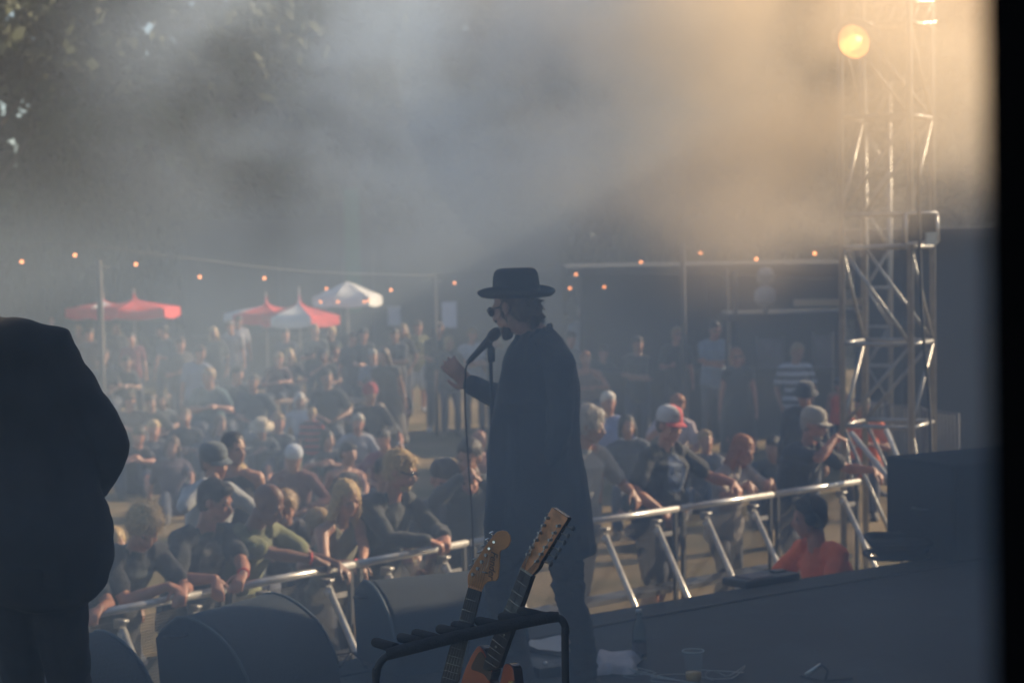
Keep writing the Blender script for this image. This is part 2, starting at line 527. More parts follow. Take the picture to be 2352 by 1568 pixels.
def head(C, J, neck_r=.055, beard=False):
    H, c = J['H'], J['head']
    def B(p, r): C.ball(c + H @ Vector(p), r, H)
    C.ball(c + H @ Vector((0, -.012, .030)), (.075, .092, .086), H, sub=3)
    C.ball(c + H @ Vector((0, .020, -.030)), (.059, .068, .083), H, sub=3)
    B((0, .050, -.090), (.030, .028, .023))
    for s in (-1, 1):
        B((s * .035, .012, -.066), (.028, .042, .030))
        B((s * .033, .064, -.028), (.021, .022, .020))
        B((s * .077, -.006, -.008), (.009, .021, .031))
        B((s * .026, .076, .020), (.022, .013, .009))
        B((s * .031, .070, -.002), (.013, .012, .010))
    C.sec([c + H @ Vector((0, .084, .004)), c + H @ Vector((0, .098, -.020)), c + H @ Vector((0, .103, -.034))], [.008, .010, .014], n=8)
    B((0, .086, -.058), (.024, .010, .007)); B((0, .084, -.068), (.021, .010, .007))
    C.sec([J['neck'] - J['u1'] * .04, J['neck'] + J['u1'] * .03, c + H @ Vector((0, -.022, -.075))], [neck_r * 1.25, neck_r, neck_r * .97], n=14)

def hair_clay(C, J, style):
    H, c = J['H'], J['head']
    P = lambda x, y, z: c + H @ Vector((x, y, z))
    if style == 'bald':
        return False
    if style in ('short', 'curly', 'messy'):
        k = {'short': 1.0, 'curly': 1.10, 'messy': 1.06}[style]
        C.ball(P(0, -.019, .044), (.083 * k, .094 * k, .086 * k), H, sub=3)
        C.ball(P(0, -.045, -.005), (.076 * k, .062 * k, .072), H, sub=3)
        C.ball(P(0, .044, .082), (.060 * k, .046, .030 * k), H)
        if style == 'curly':
            rr = random.Random(int(c.x * 100) + 5)
            for i in range(46):
                a, b = rr.uniform(-math.pi, math.pi), rr.uniform(-.1, 1.5)
                q = Vector((math.cos(a) * math.cos(b) * .088, -.022 + math.sin(a) * math.cos(b) * .096, .038 + math.sin(b) * .088))
                if q.y > .055 and q.z < .06: continue
                C.ball(c + H @ q, .020, sub=1)
    elif style in ('long', 'pony', 'bob', 'bun'):
        C.ball(P(0, -.020, .040), (.084, .096, .088), H, sub=3)
        C.ball(P(0, -.045, -.010), (.082, .066, .080), H, sub=3)
        if style == 'long':
            for s in (-1, 1):
                C.sec([P(s * .070, -.002, .03), P(s * .083, -.008, -.06), P(s * .088, -.02, -.15), P(s * .075, -.03, -.26)], [.020, .024, .028, .012], [.05, .05, .045, .02], n=10)
            C.sec([P(0, -.07, .02), P(0, -.08, -.10), P(0, -.09, -.22), P(0, -.10, -.32)], [.075, .085, .080, .05], [.035, .035, .03, .018], side=H @ Vector((1, 0, 0)))
        elif style == 'bob':
            for s in (-1, 1):
                C.sec([P(s * .070, -.0, .03), P(s * .084, -.005, -.05), P(s * .080, -.01, -.11)], [.020, .025, .018], [.05, .052, .04], n=10)
            C.sec([P(0, -.07, .02), P(0, -.075, -.10)], [.075, .075], [.04, .035], side=H @ Vector((1, 0, 0)))
        elif style == 'pony':
            C.sec([P(0, -.10, .03), P(0, -.145, .0), P(0, -.15, -.10), P(0, -.13, -.20)], [.025, .03, .026, .010])
        elif style == 'bun':
            C.ball(P(0, -.095, .07), .036, H)
    return True

MATS = {}
def cloth(col, pat=None):
    key = (tuple(col), pat)
    if key not in MATS:
        if pat in ('stripes', 'childstripes'):
            m = bpy.data.materials.new('striped_cloth'); m.use_nodes = True
            nt = m.node_tree; b = nt.nodes['Principled BSDF']; b.inputs['Roughness'].default_value = .9
            tc = nt.nodes.new('ShaderNodeTexCoord'); sp = nt.nodes.new('ShaderNodeSeparateXYZ')
            nt.links.new(tc.outputs['Object'], sp.inputs[0])
            mm = nt.nodes.new('ShaderNodeMath'); mm.operation = 'MULTIPLY'; mm.inputs[1].default_value = 9.0 if pat == 'stripes' else 8.0
            nt.links.new(sp.outputs['Z'], mm.inputs[0])
            fr = nt.nodes.new('ShaderNodeMath'); fr.operation = 'FRACT'; nt.links.new(mm.outputs[0], fr.inputs[0])
            gt = nt.nodes.new('ShaderNodeMath'); gt.operation = 'GREATER_THAN'; gt.inputs[1].default_value = .5; nt.links.new(fr.outputs[0], gt.inputs[0])
            mx = nt.nodes.new('ShaderNodeMix'); mx.data_type = 'RGBA'
            nt.links.new(gt.outputs[0], mx.inputs[0])
            mx.inputs[6].default_value = (*col, 1); mx.inputs[7].default_value = (.03, .035, .06, 1)
            nt.links.new(mx.outputs[2], b.inputs['Base Color'])
        elif pat == 'floral':
            m = mat('patterned_cloth', col, .9, var=.9, vscale=26, var2=(.35, .32, .12))
        elif pat == 'wash':
            m = mat('faded_print_cloth', col, .9, var=.3, vscale=7, var2=tuple(min(1, c * 2.1 + .02) for c in col))
        else:
            m = mat('cloth', col, .9, var=.22, vscale=5, sheen=.15)
        MATS[key] = m
    return MATS[key]
SKINS = [mat('skin_fair', (.40, .21, .14), .45, var=.22, vscale=16, bump=.25, bscale=120), mat('skin_tan', (.32, .16, .10), .45, var=.22, vscale=16, bump=.25, bscale=120), mat('skin_ruddy', (.42, .19, .12), .45, var=.25, vscale=14, bump=.25, bscale=120), mat('skin_brown', (.20, .10, .065), .5, var=.12, vscale=9)]
M_EYE = mat('eye', (.02, .015, .012), .3)
M_LIP = mat('lips', (.30, .11, .09), .5)
HAIRC = {'blond': (.42, .29, .13), 'brown': (.10, .055, .03), 'dark': (.022, .016, .013), 'grey': (.34, .31, .27), 'white': (.62, .57, .50), 'ginger': (.30, .11, .04), 'fair': (.30, .20, .10)}
HM = {k: mat('hair_' + k, v, .6, var=.35, vscale=60) for k, v in HAIRC.items()}
M_GLASS = mat('dark_lenses', (.01, .01, .012), .12)
M_SHOE = mat('shoe_leather', (.04, .035, .03), .6)
M_SHOEW = mat('white_trainer', (.6, .58, .54), .7)

def person(P, L, loc=(0, 0, 0), yaw=0.0, h=1.75, voxel=0.018, label='', group=None, name='person', hands=None):
    """build one figure. P pose, L look"""
    g = L.get
    sc = h / 1.75
    root = thing(name, label, 'person', loc, R(yaw), group)
    root.scale = (sc, sc, sc)
    J = skeleton(P)
    fem, bulk = g('fem', 0.0), g('bulk', 1.0)
    fine = voxel < 0.012
    seed = random.random() * 50
    C = Clay()
    torso(C, J, 0, bulk, fem)
    head(C, J, .050 if fem else .058)
    ab = (.86 if fem else 1.0) * (bulk + 1) / 2
    for k, sg in (('R', 1), ('L', -1)):
        arm(C, J, k, bulk=ab); leg(C, J, k, bulk=(bulk + 1) / 2)
        fa = (J['wr' + k] - J['el' + k]).normalized()
        hd = P.get('hd' + k, fa); hn = P.get('hn' + k, (sg * .7, 0, .6))
        hand(C, J['wr' + k], hd, hn, sg, curl=P.get('curl' + k, 22), sc=.92 if fem else 1.0)
        foot(C, J['an' + k], P.get('fy' + k, -sg * 12))
    me = C.mesh('body', voxel, 3)
    sk = SKINS[g('skin', 0)]
    me.materials.append(sk)
    if voxel < 0.016:
        me.materials.append(M_EYE); me.materials.append(M_LIP)
        Hc, H = J['head'], J['H']
        eyes = [Hc + H @ Vector((s * .031, .083, 0)) for s in (-1, 1)]
        lip = Hc + H @ Vector((0, .094, -.063))
        Hi = H.transposed()
        for p in me.polygons:
            c = p.center
            if (c - Hc).length > .14: continue
            for e_ in eyes:
                q = Hi @ (c - e_)
                if (q.x / .015) ** 2 + (q.z / .007) ** 2 < 1 and q.y > -.02: p.material_index = 1
            q = Hi @ (c - lip)
            if (q.x / .024) ** 2 + (q.z / .009) ** 2 < 1 and q.y > -.012: p.material_index = 2
    link('body', me, sk, root)
    cv = voxel * 1.15
    wr = .011 if voxel < 0.013 else .007 if voxel < .02 else .005
    # top
    top = g('top', 'tee')
    if top:
        C = Clay()
        inf = .016 if top != 'tank' else .012
        if top == 'tank':
            torso(C, J, inf, bulk, fem, low=.06, top=False, hem=True)
            for k in 'LR':
                C.sec([J['chest'] + J['u1'] * .08 + (J['sh' + k] - J['neck']) * .45, J['neck'] - J['u1'] * .01 + (J['sh' + k] - J['neck']) * .42], [.062, .050])
        else:
            torso(C, J, inf, bulk, fem, low=.12 if top != 'dress' else .1, hem=True)
            t = {'tee': .66, 'long': 1.93, 'jacket': 1.95, 'dress': .25, 'roll': 1.3}[top]
            for k in 'LR': arm(C, J, k, inf - .003, t, ab, loose=.012 if top == 'tee' else .004)
            C.sec([J['neck'] - J['u1'] * .03, J['neck'] + J['u1'] * .012], [.072, .064])
        if top == 'dress':
            u = J['u0']
            C.sec([J['pel'], J['pel'] - u * .25, J['pel'] - u * .62], [.20, .235, .27], [.15, .18, .21], side=J['s0'], n=18, capf=.15)
        me = C.mesh('shirt', cv, 2, wr, 11, seed)
        if g('print'):
            f_ = J['s1'].cross(J['u1']) * -1; cc = J['chest'] + J['u1'] * .04
            vs_, fs_, mp_ = [], [], {}
            for p_ in me.polygons:
                q_ = p_.center - cc
                if (q_.dot(J['s1']) / .095) ** 2 + (q_.dot(J['u1']) / .13) ** 2 < 1 and p_.normal.dot(f_) > .25:
                    row = []
                    for vi in p_.vertices:
                        if vi not in mp_: mp_[vi] = len(vs_); vs_.append(tuple(me.vertices[vi].co + me.vertices[vi].normal * .003))
                        row.append(mp_[vi])
                    fs_.append(row)
            if fs_:
                pm = bpy.data.meshes.new('shirt_print'); pm.from_pydata(vs_, [], fs_); pm.polygons.foreach_set('use_smooth', [True] * len(pm.polygons))
                link('shirt_print', pm, mat('shirt_print', g('print'), .85, var=.75, vscale=16, detail=2), root)
        link('dress' if top == 'dress' else 'jacket' if top == 'jacket' else 'shirt', me, cloth(g('tc', (.05, .05, .06)), g('tp')), root)
    # bottom
    bot = g('bot', 'trousers')
    if bot:
        C = Clay()
        C.sec([J['pel'] - J['u0'] * .09, J['pel'] + J['u0'] * .05, J['pel'] + J['u0'] * .10], [.160, .180, .165], [.112, .128, .116], side=J['s0'], n=16, capf=.4)
        for k in 'LR': leg(C, J, k, .012, 1.93 if bot == 'trousers' else .92, (bulk + 1) / 2, loose=.012 if bot == 'trousers' else .022)
        me = C.mesh('trousers', cv, 2, wr, 9, seed + 5)
        link('trousers' if bot == 'trousers' else 'shorts', me, cloth(g('bc', (.05, .06, .09))), root)
    # shoes
    if g('shoes', 1):
        for k, sg in (('R', 1), ('L', -1)):
            C = Clay(); foot(C, J['an' + k], P.get('fy' + k, -sg * 12), .008)
            link('shoe', C.mesh('shoe', max(cv, .014), 1), M_SHOEW if g('shoes', 1) == 'white' else M_SHOE, root)
    # hair and hat
    if g('band'):
        for k in g('band'):
            d = (J['wr' + k] - J['el' + k]).normalized(); q = J['wr' + k] - d * .03
            m = MB(); a = d.orthogonal().normalized(); b2 = d.cross(a)
            m.tube([q + a * .031 * math.cos(t * .5236) + b2 * .031 * math.sin(t * .5236) for t in range(12)], .007, 6, closed=True)
            m.build('wristband', cloth((.75, .06, .05)), root)
    st = g('hair', 'short')
    H, c = J['H'], J['head']
    C = Clay()
    if hair_clay(C, J, st):
        hm_ = C.mesh('hair', min(cv, .016) if voxel < .02 else cv, 1, .008 if st != 'short' else .004, 34, seed)
        if voxel < .016: strands(hm_, 1300 if voxel < .012 else 600, .028 if st == 'short' else .05, int(seed * 100), c, H)
        link('hair', hm_, HM[g('hc', 'brown')], root)
    if g('beard'):
        C = Clay()
        C.ball(c + H @ Vector((0, .045, -.090)), (.040, .040, .032), H); C.ball(c + H @ Vector((0, .018, -.070)), (.062, .045, .032), H)
        C.ball(c + H @ Vector((0, .088, -.047)), (.028, .012, .008), H)
        link('beard', C.mesh('beard', min(cv, .012), 1, .004, 50), HM[g('hc', 'brown')], root)
    hat = g('hat')
    if hat:
        make_hat(hat, g('hatc', (.05, .05, .06)), root, c, H, g('hatc2'))
    if g('glasses'):
        m = MB()
        for s in (-1, 1):
            m.ball(c + H @ Vector((s * .033, .092, .002)), (.027, .008, .021), H)
            m.box(c + H @ Vector((s * .070, .045, .006)), (.004, .095, .008), H)
        m.box(c + H @ Vector((0, .097, .006)), (.02, .005, .006), H)
        m.build('sunglasses', M_GLASS, root)
    return root, J

def make_hat(kind, col, parent, c, H, col2=None):
    M = Matrix.Translation(c) @ H.to_4x4()
    if kind in ('cap', 'capback'):
        hb = MB()
        prof = [(.088, .030), (.091, .055), (.086, .090), (.070, .118), (.040, .134), (.001, .138)]
        hb.lathe(prof, n=22)
        for v in hb.bm.verts: v.co.y = v.co.y * 1.14 - .012
        s = 1 if kind == 'cap' else -1
        top, bot = [], []
        for i in range(-6, 7):
            a = i / 6 * 1.15
            top.append(Vector((math.sin(a) * .078, -.012 + s * (.085 * math.cos(a) + .012), .036)))
            bot.append(Vector((math.sin(a) * .085, -.012 + s * (.085 * math.cos(a) + .078 * math.cos(a * .8)), .026 - .012 * abs(math.sin(a)))))
        for z in (0, -.004):
            for i in range(12):
                hb.poly([top[i] + Vector((0, 0, z)), bot[i] + Vector((0, 0, z)), bot[i + 1] + Vector((0, 0, z)), top[i + 1] + Vector((0, 0, z))], smooth=True)
        for v in hb.bm.verts: v.co = M @ v.co
        if col2:
            for f in hb.bm.faces:
                q = (M.inverted() @ f.calc_center_median())
                if -1.9 < q.x / .03 < -.2 or q.z < .034: f.material_index = 1
            hb.build('cap', [cloth(col), cloth(col2)], parent)
        else:
            hb.build('cap', cloth(col), parent)
    elif kind in ('bucket', 'straw', 'beanie'):
        hb = MB()
        if kind == 'bucket': prof = [(.135, .012), (.130, .020), (.094, .048), (.088, .10), (.075, .125), (.001, .130)]
        elif kind == 'straw': prof = [(.165, .040), (.165, .048), (.097, .050), (.090, .105), (.078, .135), (.04, .142), (.001, .136)]
        else: prof = [(.088, .0), (.094, .03), (.093, .07), (.075, .115), (.04, .138), (.001, .145)]
        hb.lathe(prof, n=24)
        for v in hb.bm.verts: v.co.y = v.co.y * 1.10 - .012; v.co = M @ v.co
        o = hb.build({'bucket': 'bucket_hat', 'straw': 'straw_hat', 'beanie': 'beanie'}[kind], cloth(col), parent)

# ------------------------------------------------------------------ poses
def pose_stand(arms='side', rnd=0.0, **k):
    P = dict(fR=(.12, .03, .085), fL=(-.12, -.03, .085), lean=2, hpitch=4)
    if arms == 'crossed': P.update(hR=(-.10, .20, 1.16), hL=(.11, .22, 1.20), eR=(1, -.1, -.8), eL=(-1, -.1, -.8), hnR=(0, 1, .2), hnL=(0, 1, .2))
    if arms == 'drink': P.update(hR=(.10, .30, 1.18), eR=(.6, -.4, -1), hnR=(1, 0, .1), curlR=50)
    if arms == 'drinkL': P.update(hL=(-.10, .30, 1.18), eL=(-.6, -.4, -1), hnL=(-1, 0, .1), curlL=50)
    if arms == 'hips': P.update(hR=(.20, .06, 1.00), hL=(-.20, .06, 1.00), eR=(1, -.6, 0), eL=(-1, -.6, 0))
    if arms == 'camera': P.update(hR=(.07, .26, 1.54), hL=(-.07, .28, 1.50), eR=(1, 0, -.9), eL=(-1, 0, -.9), curlR=50, curlL=50)
    if arms == 'pockets': P.update(hR=(.20, .10, .93), hL=(-.20, .10, .93), eR=(.8, -1, 0), eL=(-.8, -1, 0))
    if arms == 'clap': P.update(hR=(.03, .34, 1.22), hL=(-.03, .34, 1.20), eR=(.8, -.3, -1), eL=(-.8, -.3, -1), hnR=(1, 0, 0), hnL=(-1, 0, 0))
    P.update(k); return P
def pose_rail(v=0, rail=1.13, **k):
    """forearms resting on a rail .38 m in front"""
    P = dict(pelvis=(0, -.10, .92), lean=33, plean=.5, hpitch=20, fR=(.13, -.12, .085), fL=(-.12, -.28, .085), kR=(.1, 1, 0),
             hR=(.02, .47, rail + .075), hL=(-.06, .50, rail + .055), eR=(1, -.2, -.9), eL=(-1, -.2, -.9), hnR=(.1, .2, 1), hnL=(-.1, .2, 1),
             hdR=(-.75, .5, -.35), hdL=(.7, .55, -.4), curlR=30, curlL=28)
    if v == 1: P.update(hR=(.24, .44, rail + .06), hL=(.06, .48, rail + .06), hdR=(.3, .6, -.7), hdL=(.8, .4, -.3))
    if v == 2: P.update(hR=(-.22, .42, rail + .07), hL=(-.28, .48, rail + .06), hdR=(-.8, .4, -.4), hdL=(-.3, .7, -.6))
    if v == 3: P.update(lean=14, hpitch=8, hR=(.30, .38, rail + .05), hL=(-.30, .38, rail + .05), hdR=(0, .7, -.7), hdL=(0, .7, -.7), pelvis=(0, -.05, .94))
    P.update(k); return P
def pose_sit_ground(v=0, **k):
    P = dict(pelvis=(0, 0, .13), lean=12, plean=1, hpitch=2, fR=(.14, .52, .085), fL=(-.14, .55, .085), kR=(.1, .3, 1), kL=(-.1, .3, 1),
             hR=(.05, .40, .42), hL=(-.05, .42, .38), eR=(1, -.3, -.2), eL=(-1, -.3, -.2), hnR=(0, .5, 1), hnL=(0, .5, 1))
    if v == 1:   # leaning back on one arm, legs out
        P.update(lean=-18, fR=(.18, .78, .085), fL=(-.10, .62, .085), hR=(.30, -.28, .06), eR=(1, -.3, 0), hL=(-.18, .42, .40), hpitch=-2)
    if v == 2:   # cross-legged
        P.update(lean=16, fR=(-.16, .32, .10), fL=(.16, .38, .10), kR=(1, .4, .25), kL=(-1, .4, .25), hR=(.14, .34, .30), hL=(-.10, .36, .30), hpitch=6)
    if v == 3:   # elbows on knees
        P.update(lean=30, hR=(.04, .52, .50), hL=(-.03, .54, .46), hpitch=4)
    P.update(k); return P
def pose_bench(v=0, seat=.50, **k):
    P = dict(pelvis=(0, 0, seat + .10), lean=10, plean=.7, hpitch=4, fR=(.13, .46, .085), fL=(-.13, .42, .085), kR=(.1, 1, 1), kL=(-.1, 1, 1),
             hR=(.12, .40, seat + .28), hL=(-.12, .38, seat + .28), eR=(1, -.3, -.6), eL=(-1, -.3, -.6), hnR=(0, 0, 1), hnL=(0, 0, 1))
    if v == 1: P.update(lean=26, hR=(.05, .48, seat + .34), hL=(-.08, .46, seat + .36), hpitch=2)
    if v == 2: P.update(hR=(.06, .30, seat + .60), eR=(1, 0, -.8), curlR=50)
    P.update(k); return P

# ================================================================== ON THE STAGE
def proj(p):
    q = CAM_M.inverted() @ Vector(p)
    return 512 + FPX * q.x / -q.z, 341 - FPX * q.y / -q.z
M_BLACK = mat('black_paint', (.018, .019, .021), .55, var=.3, vscale=12)
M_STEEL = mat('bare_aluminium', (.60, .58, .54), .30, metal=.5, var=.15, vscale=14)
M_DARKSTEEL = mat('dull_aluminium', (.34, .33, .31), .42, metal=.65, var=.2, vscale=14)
M_RUBBER = mat('black_rubber', (.012, .012, .013), .7)
M_CHROME = mat('chrome', (.75, .73, .70), .12, metal=1.0)

# ---------------------------------------------------------------- singer
SY = 8.93
def S(xd, yd, dy=0.0):
    """view coordinates of the singer -> point in his plane (metres)"""
    return D(xd, yd, Y=SY + dy)
singer = thing('person', 'singer in long dark coat and brimmed hat, open hand held out at the microphone', 'person', (S(1245, 1500).x, SY, STAGE_Z))
def rel(p): return Vector(p) - Vector(singer.location)
M_COAT = mat('dark_wool_coat', (.020, .020, .022), .92, var=.35, vscale=6, bump=.35, bscale=160, sheen=.1)
M_HAT = mat('dark_felt', (.020, .022, .024), .95, var=.25, vscale=10, bump=.3, bscale=220)
M_BAND = mat('hat_band', (.06, .045, .04), .6)
M_JEAN = mat('worn_dark_jeans', (.034, .029, .028), .95, var=.4, vscale=14, bump=.4, bscale=120)
HY = 60.0
Hs = rz(HY) @ rx(-13)
hc = rel(S(1178, 704))
Js = dict(H=Hs, head=hc, neck=rel(S(1232, 778)), u1=Vector((-.30, .15, .94)).normalized())
C = Clay()
head(C, Js, .060)
C.sec([rel(S(1240, 1240)), rel(S(1240, 1130)), rel(S(1240, 1010)), rel(S(1245, 900)), rel(S(1240, 830)), rel(S(1238, 790))],
      [.15, .165, .145, .155, .165, .10], [.11, .12, .10, .11, .105, .08], side=rz(HY) @ Vector((1, 0, 0)), n=16, capf=.4)
shR, shL = rel(S(1195, 822, .17)), rel(S(1283, 835, -.12))
elR, wrR = rel(S(1172, 925, .24)), rel(S(1082, 882, .30))
elL, wrL = rel(S(1286, 975, -.15)), rel(S(1262, 1090, -.10))
for a, b_, c_ in ((shR, elR, wrR), (shL, elL, wrL)):
    C.sec([Js['neck'], a], [.06, .055]); C.sec([a, b_], [.052, .040]); C.sec([b_, b_.lerp(c_, .4), c_], [.040, .038, .027])
dR = (rel(S(1028, 833, .34)) - wrR).normalized()
# open right hand, palm up, fingers loosely spread
hand(C, wrR, dR, Vector((.10, -.85, -.45)), 1, curl=7, spread=1.7, sc=1.10)
hand(C, wrL, (wrL - elL).normalized(), Vector((0, -1, .2)), -1, curl=25)
hipN, knN, anN = rel(S(1283, 1200, -.08)), rel(S(1312, 1385, -.10)), rel(S(1338, 1555, .05))
hipF, knF, anF = rel(S(1190, 1200, .08)), rel(S(1146, 1385, .05)), rel(S(1178, 1562, .14))
for a, b_, c_ in ((hipN, knN, anN), (hipF, knF, anF)):
    C.sec([a, a.lerp(b_, .5), b_], [.070, .058, .044]); C.sec([b_, b_.lerp(c_, .35), c_], [.044, .046, .034])
    foot(C, c_, HY, 0)
me = C.mesh('body', .0075, 3)
link('body', me, SKINS[0], singer)
# trousers: crumpled and narrow, wide over the shoes
C = Clay()
def crumple(pts, rr):
    C.sec(pts, rr, [r * .9 for r in rr], n=14)
crumple([hipN, rel(S(1300, 1290, -.09)), rel(S(1306, 1345, -.10)), knN, rel(S(1332, 1440, -.08)), rel(S(1338, 1500, -.02)), rel(S(1340, 1556, .04))], [.098, .080, .072, .064, .060, .062, .060])
crumple([hipF, rel(S(1160, 1290, .06)), rel(S(1148, 1345, .05)), knF, rel(S(1163, 1440, .08)), rel(S(1178, 1500, .11)), rel(S(1186, 1560, .13))], [.098, .082, .072, .066, .066, .078, .088])
C.sec([rel(S(1237, 1225)), rel(S(1237, 1130))], [.17, .15], [.13, .12], side=rz(HY) @ Vector((1, 0, 0)))
me = C.mesh('trousers', .0095, 1, .010, 22, 4)
for v in me.vertices:      # creases gather at the knee and the ankle
    w = mnoise.noise(Vector((v.co.x * 5, v.co.y * 5, v.co.z * 55)))
    v.co += v.normal * w * .008
link('trousers', me, M_JEAN, singer)
for a in (anN, anF):
    C = Clay(); foot(C, a + Vector((0, 0, .0)), HY, .012); link('shoe', C.mesh('shoe', .012, 2), M_SHOE, singer)

# coat: a long open loft, heavy folds, hem clear of the knees
def coat():
    prof = [(752, 1212, 1268), (772, 1186, 1290), (795, 1168, 1304), (830, 1153, 1321), (880, 1143, 1332), (930, 1133, 1331), (965, 1127, 1328), (1030, 1121, 1333), (1100, 1116, 1345), (1180, 1113, 1356), (1262, 1112, 1366)]
    N = 72
    bm = bmesh.new(); rings = []
    M = 46
    for j in range(M):
        t = j / (M - 1); yy = prof[0][0] + t * (prof[-1][0] - prof[0][0])
        for a, b_ in zip(prof, prof[1:]):
            if a[0] <= yy <= b_[0] + 1e-6:
                k = (yy - a[0]) / (b_[0] - a[0]); l, r = a[1] + k * (b_[1] - a[1]), a[2] + k * (b_[2] - a[2]); break
        c0, c1 = rel(S(l, yy)), rel(S(r, yy))
        c = (c0 + c1) / 2; w = (c1 - c0).length / 2
        dpt = w * (.95 if t < .35 else .78)
        ring = []
        for i in range(N):
            a = 2 * math.pi * i / N
            fold = 0.022 * t * math.sin(7 * a + 2.0 * math.sin(3 * t)) + .010 * t * t * math.sin(12 * a + 1)
            fold += .020 * mnoise.noise(Vector((math.cos(a) * 2.2, math.sin(a) * 2.2, yy * .012))) + .007 * mnoise.noise(Vector((math.cos(a) * 6, math.sin(a) * 6, yy * .05)))
            f = 1 + fold / max(w, .05) * (1 if abs(math.cos(a)) < .93 else .35)
            # slightly boxed section, shoulder blades at the back (camera-right)
            x = math.copysign(abs(math.cos(a)) ** .85, math.cos(a)) * w * f
            y = math.copysign(abs(math.sin(a)) ** .85, math.sin(a)) * dpt * f
            z = 0
            if j == M - 1: z = -.018 * math.cos(a + .6) + .006 * math.sin(9 * a)
            ring.append(bm.verts.new(c + Vector((x, y, z))))
        rings.append(ring)
    for a, b_ in zip(rings, rings[1:]):
        for k in range(N):
            if False: continue
            f = bm.faces.new((a[k], a[(k + 1) % N], b_[(k + 1) % N], b_[k])); f.smooth = True
    top = bm.faces.new(rings[0][::-1])
    bmesh.ops.recalc_face_normals(bm, faces=bm.faces)
    me = bpy.data.meshes.new('coat'); bm.to_mesh(me); bm.free()
    o = bpy.data.objects.new('coat', me); COL.objects.link(o); me.materials.append(M_COAT); o.parent = singer
    so = o.modifiers.new('s', 'SOLIDIFY'); so.thickness = .008; so.offset = -1
    return o
ct = coat()
# sleeves, shoulders and collar
C = Clay()
C.sec([rel(S(1236, 800, .04)), shR + Vector((0, 0, -.01))], [.085, .075]); C.sec([shR, shR.lerp(elR, .5), elR], [.078, .070, .064])
C.sec([elR + Vector((.02, 0, 0)), elR.lerp(wrR, .5), elR.lerp(wrR, .97)], [.066, .058, .047])
C.sec([rel(S(1250, 800, -.05)), shL], [.09, .078]); C.sec([shL, shL.lerp(elL, .5), elL], [.078, .070, .060])
C.sec([elL, elL.lerp(wrL, .5), elL.lerp(wrL, .98)], [.060, .052, .044])
me = C.mesh('sleeve', .010, 3, .006, 20, 3)
o = link('sleeve', me, M_COAT, ct)
C = Clay()
nk = rel(S(1226, 772))
for i in range(14):
    a = 2 * math.pi * i / 14
    p = nk + Vector((math.cos(a) * .070, math.sin(a) * .075, .012 * math.cos(a)))
    C.sec([p + Vector((0, 0, -.03)), p + Vector((math.cos(a) * .006, math.sin(a) * .006, .016 + .022 * max(0, math.cos(a))))], [.020, .013])
me = C.mesh('collar', .008, 3); link('collar', me, M_COAT, ct)
# hair, beard, hat, glasses
C = Clay()
Q = lambda x, y, z: hc + Hs @ Vector((x, y, z))
C.ball(Q(0, -.030, .030), (.082, .094, .080), Hs, sub=3)
C.ball(Q(0, -.060, -.020), (.080, .062, .070), Hs, sub=3)
C.sec([Q(0, -.085, -.02), Q(0, -.10, -.065), Q(0, -.085, -.105)], [.062, .055, .034], [.034, .030, .018], side=Hs @ Vector((1, 0, 0)))
for s in (-1, 1): C.sec([Q(s * .072, .018, .01), Q(s * .074, .020, -.035)], [.010, .008])
rr = random.Random(3)
for i in range(12):
    x = rr.uniform(-.06, .06)
    p = Q(x, -.105 + rr.uniform(-.01, .02), rr.uniform(-.08, .02))
    C.sec([p, p + Vector((rr.uniform(.01, .05), rr.uniform(-.02, .02), rr.uniform(-.03, .02)))], [.010, .004], n=6)
link('hair', strands(C.mesh('hair', .007, 1, .004, 45), 900, .035, 3, hc, Hs), HM['brown'], singer)
C = Clay()
C.ball(Q(0, .052, -.092), (.036, .036, .034), Hs); C.ball(Q(0, .020, -.078), (.060, .044, .028), Hs)
C.ball(Q(0, .060, -.118), (.028, .028, .022), Hs)
C.ball(Q(0, .092, -.046), (.028, .012, .008), Hs)
link('beard', C.mesh('beard', .007, 1, .005, 60), HM['dark'], singer)
hb = MB()
HT = Matrix.Translation(hc + Vector((S(1186, 678) - S(1178, 704)))) @ rz(HY).to_4x4() @ Matrix.Rotation(R(-1), 4, 'X')
def hatring(r, z, curl=0.0, n=48, bm=hb.bm):
    out = []
    for k in range(n):
        a = 2 * math.pi * k / n
        x, y = math.cos(a) * r * .93, math.sin(a) * r * 1.07
        out.append(bm.verts.new(HT @ Vector((x, y, z + curl * (x / r) ** 2 * 1.3 + curl * .25))))
    return out
seq = [(.100, -.006, 0), (.120, -.010, 0), (.150, -.010, .012), (.166, -.002, .022), (.170, .004, .026), (.168, .009, .026), (.155, -.002, .018), (.120, -.002, .004), (.104, .002, 0), (.103, .030, 0), (.101, .062, 0), (.0985, .088, 0), (.093, .107, 0), (.082, .119, 0), (.064, .124, 0), (.040, .121, 0), (.02, .116, 0)]
rg = [hatring(*q) for q in seq]
for a, b_ in zip(rg, rg[1:]):
    for k in range(48):
        f = hb.bm.faces.new((a[k], a[(k + 1) % 48], b_[(k + 1) % 48], b_[k])); f.smooth = True
hb.bm.faces.new(rg[-1]); hb.bm.faces.new(rg[0][::-1])
ho = hb.build('brimmed_hat', M_HAT, singer)
bb = MB()
a = hatring(.1055, .004, 0, 48, bb.bm); b_ = hatring(.1045, .030, 0, 48, bb.bm)
for k in range(48): bb.bm.faces.new((a[k], a[(k + 1) % 48], b_[(k + 1) % 48], b_[k])).smooth = True
bb.build('hat_band', M_BAND, ho)
gm = MB()
for s in (-1, 1):
    gm.ball(Q(s * .034, .097, .000), (.029, .008, .024), Hs); gm.box(Q(s * .073, .045, .008), (.004, .10, .007), Hs)
gm.box(Q(0, .104, .006), (.02, .006, .006), Hs)
gm.build('sunglasses', M_GLASS, singer)

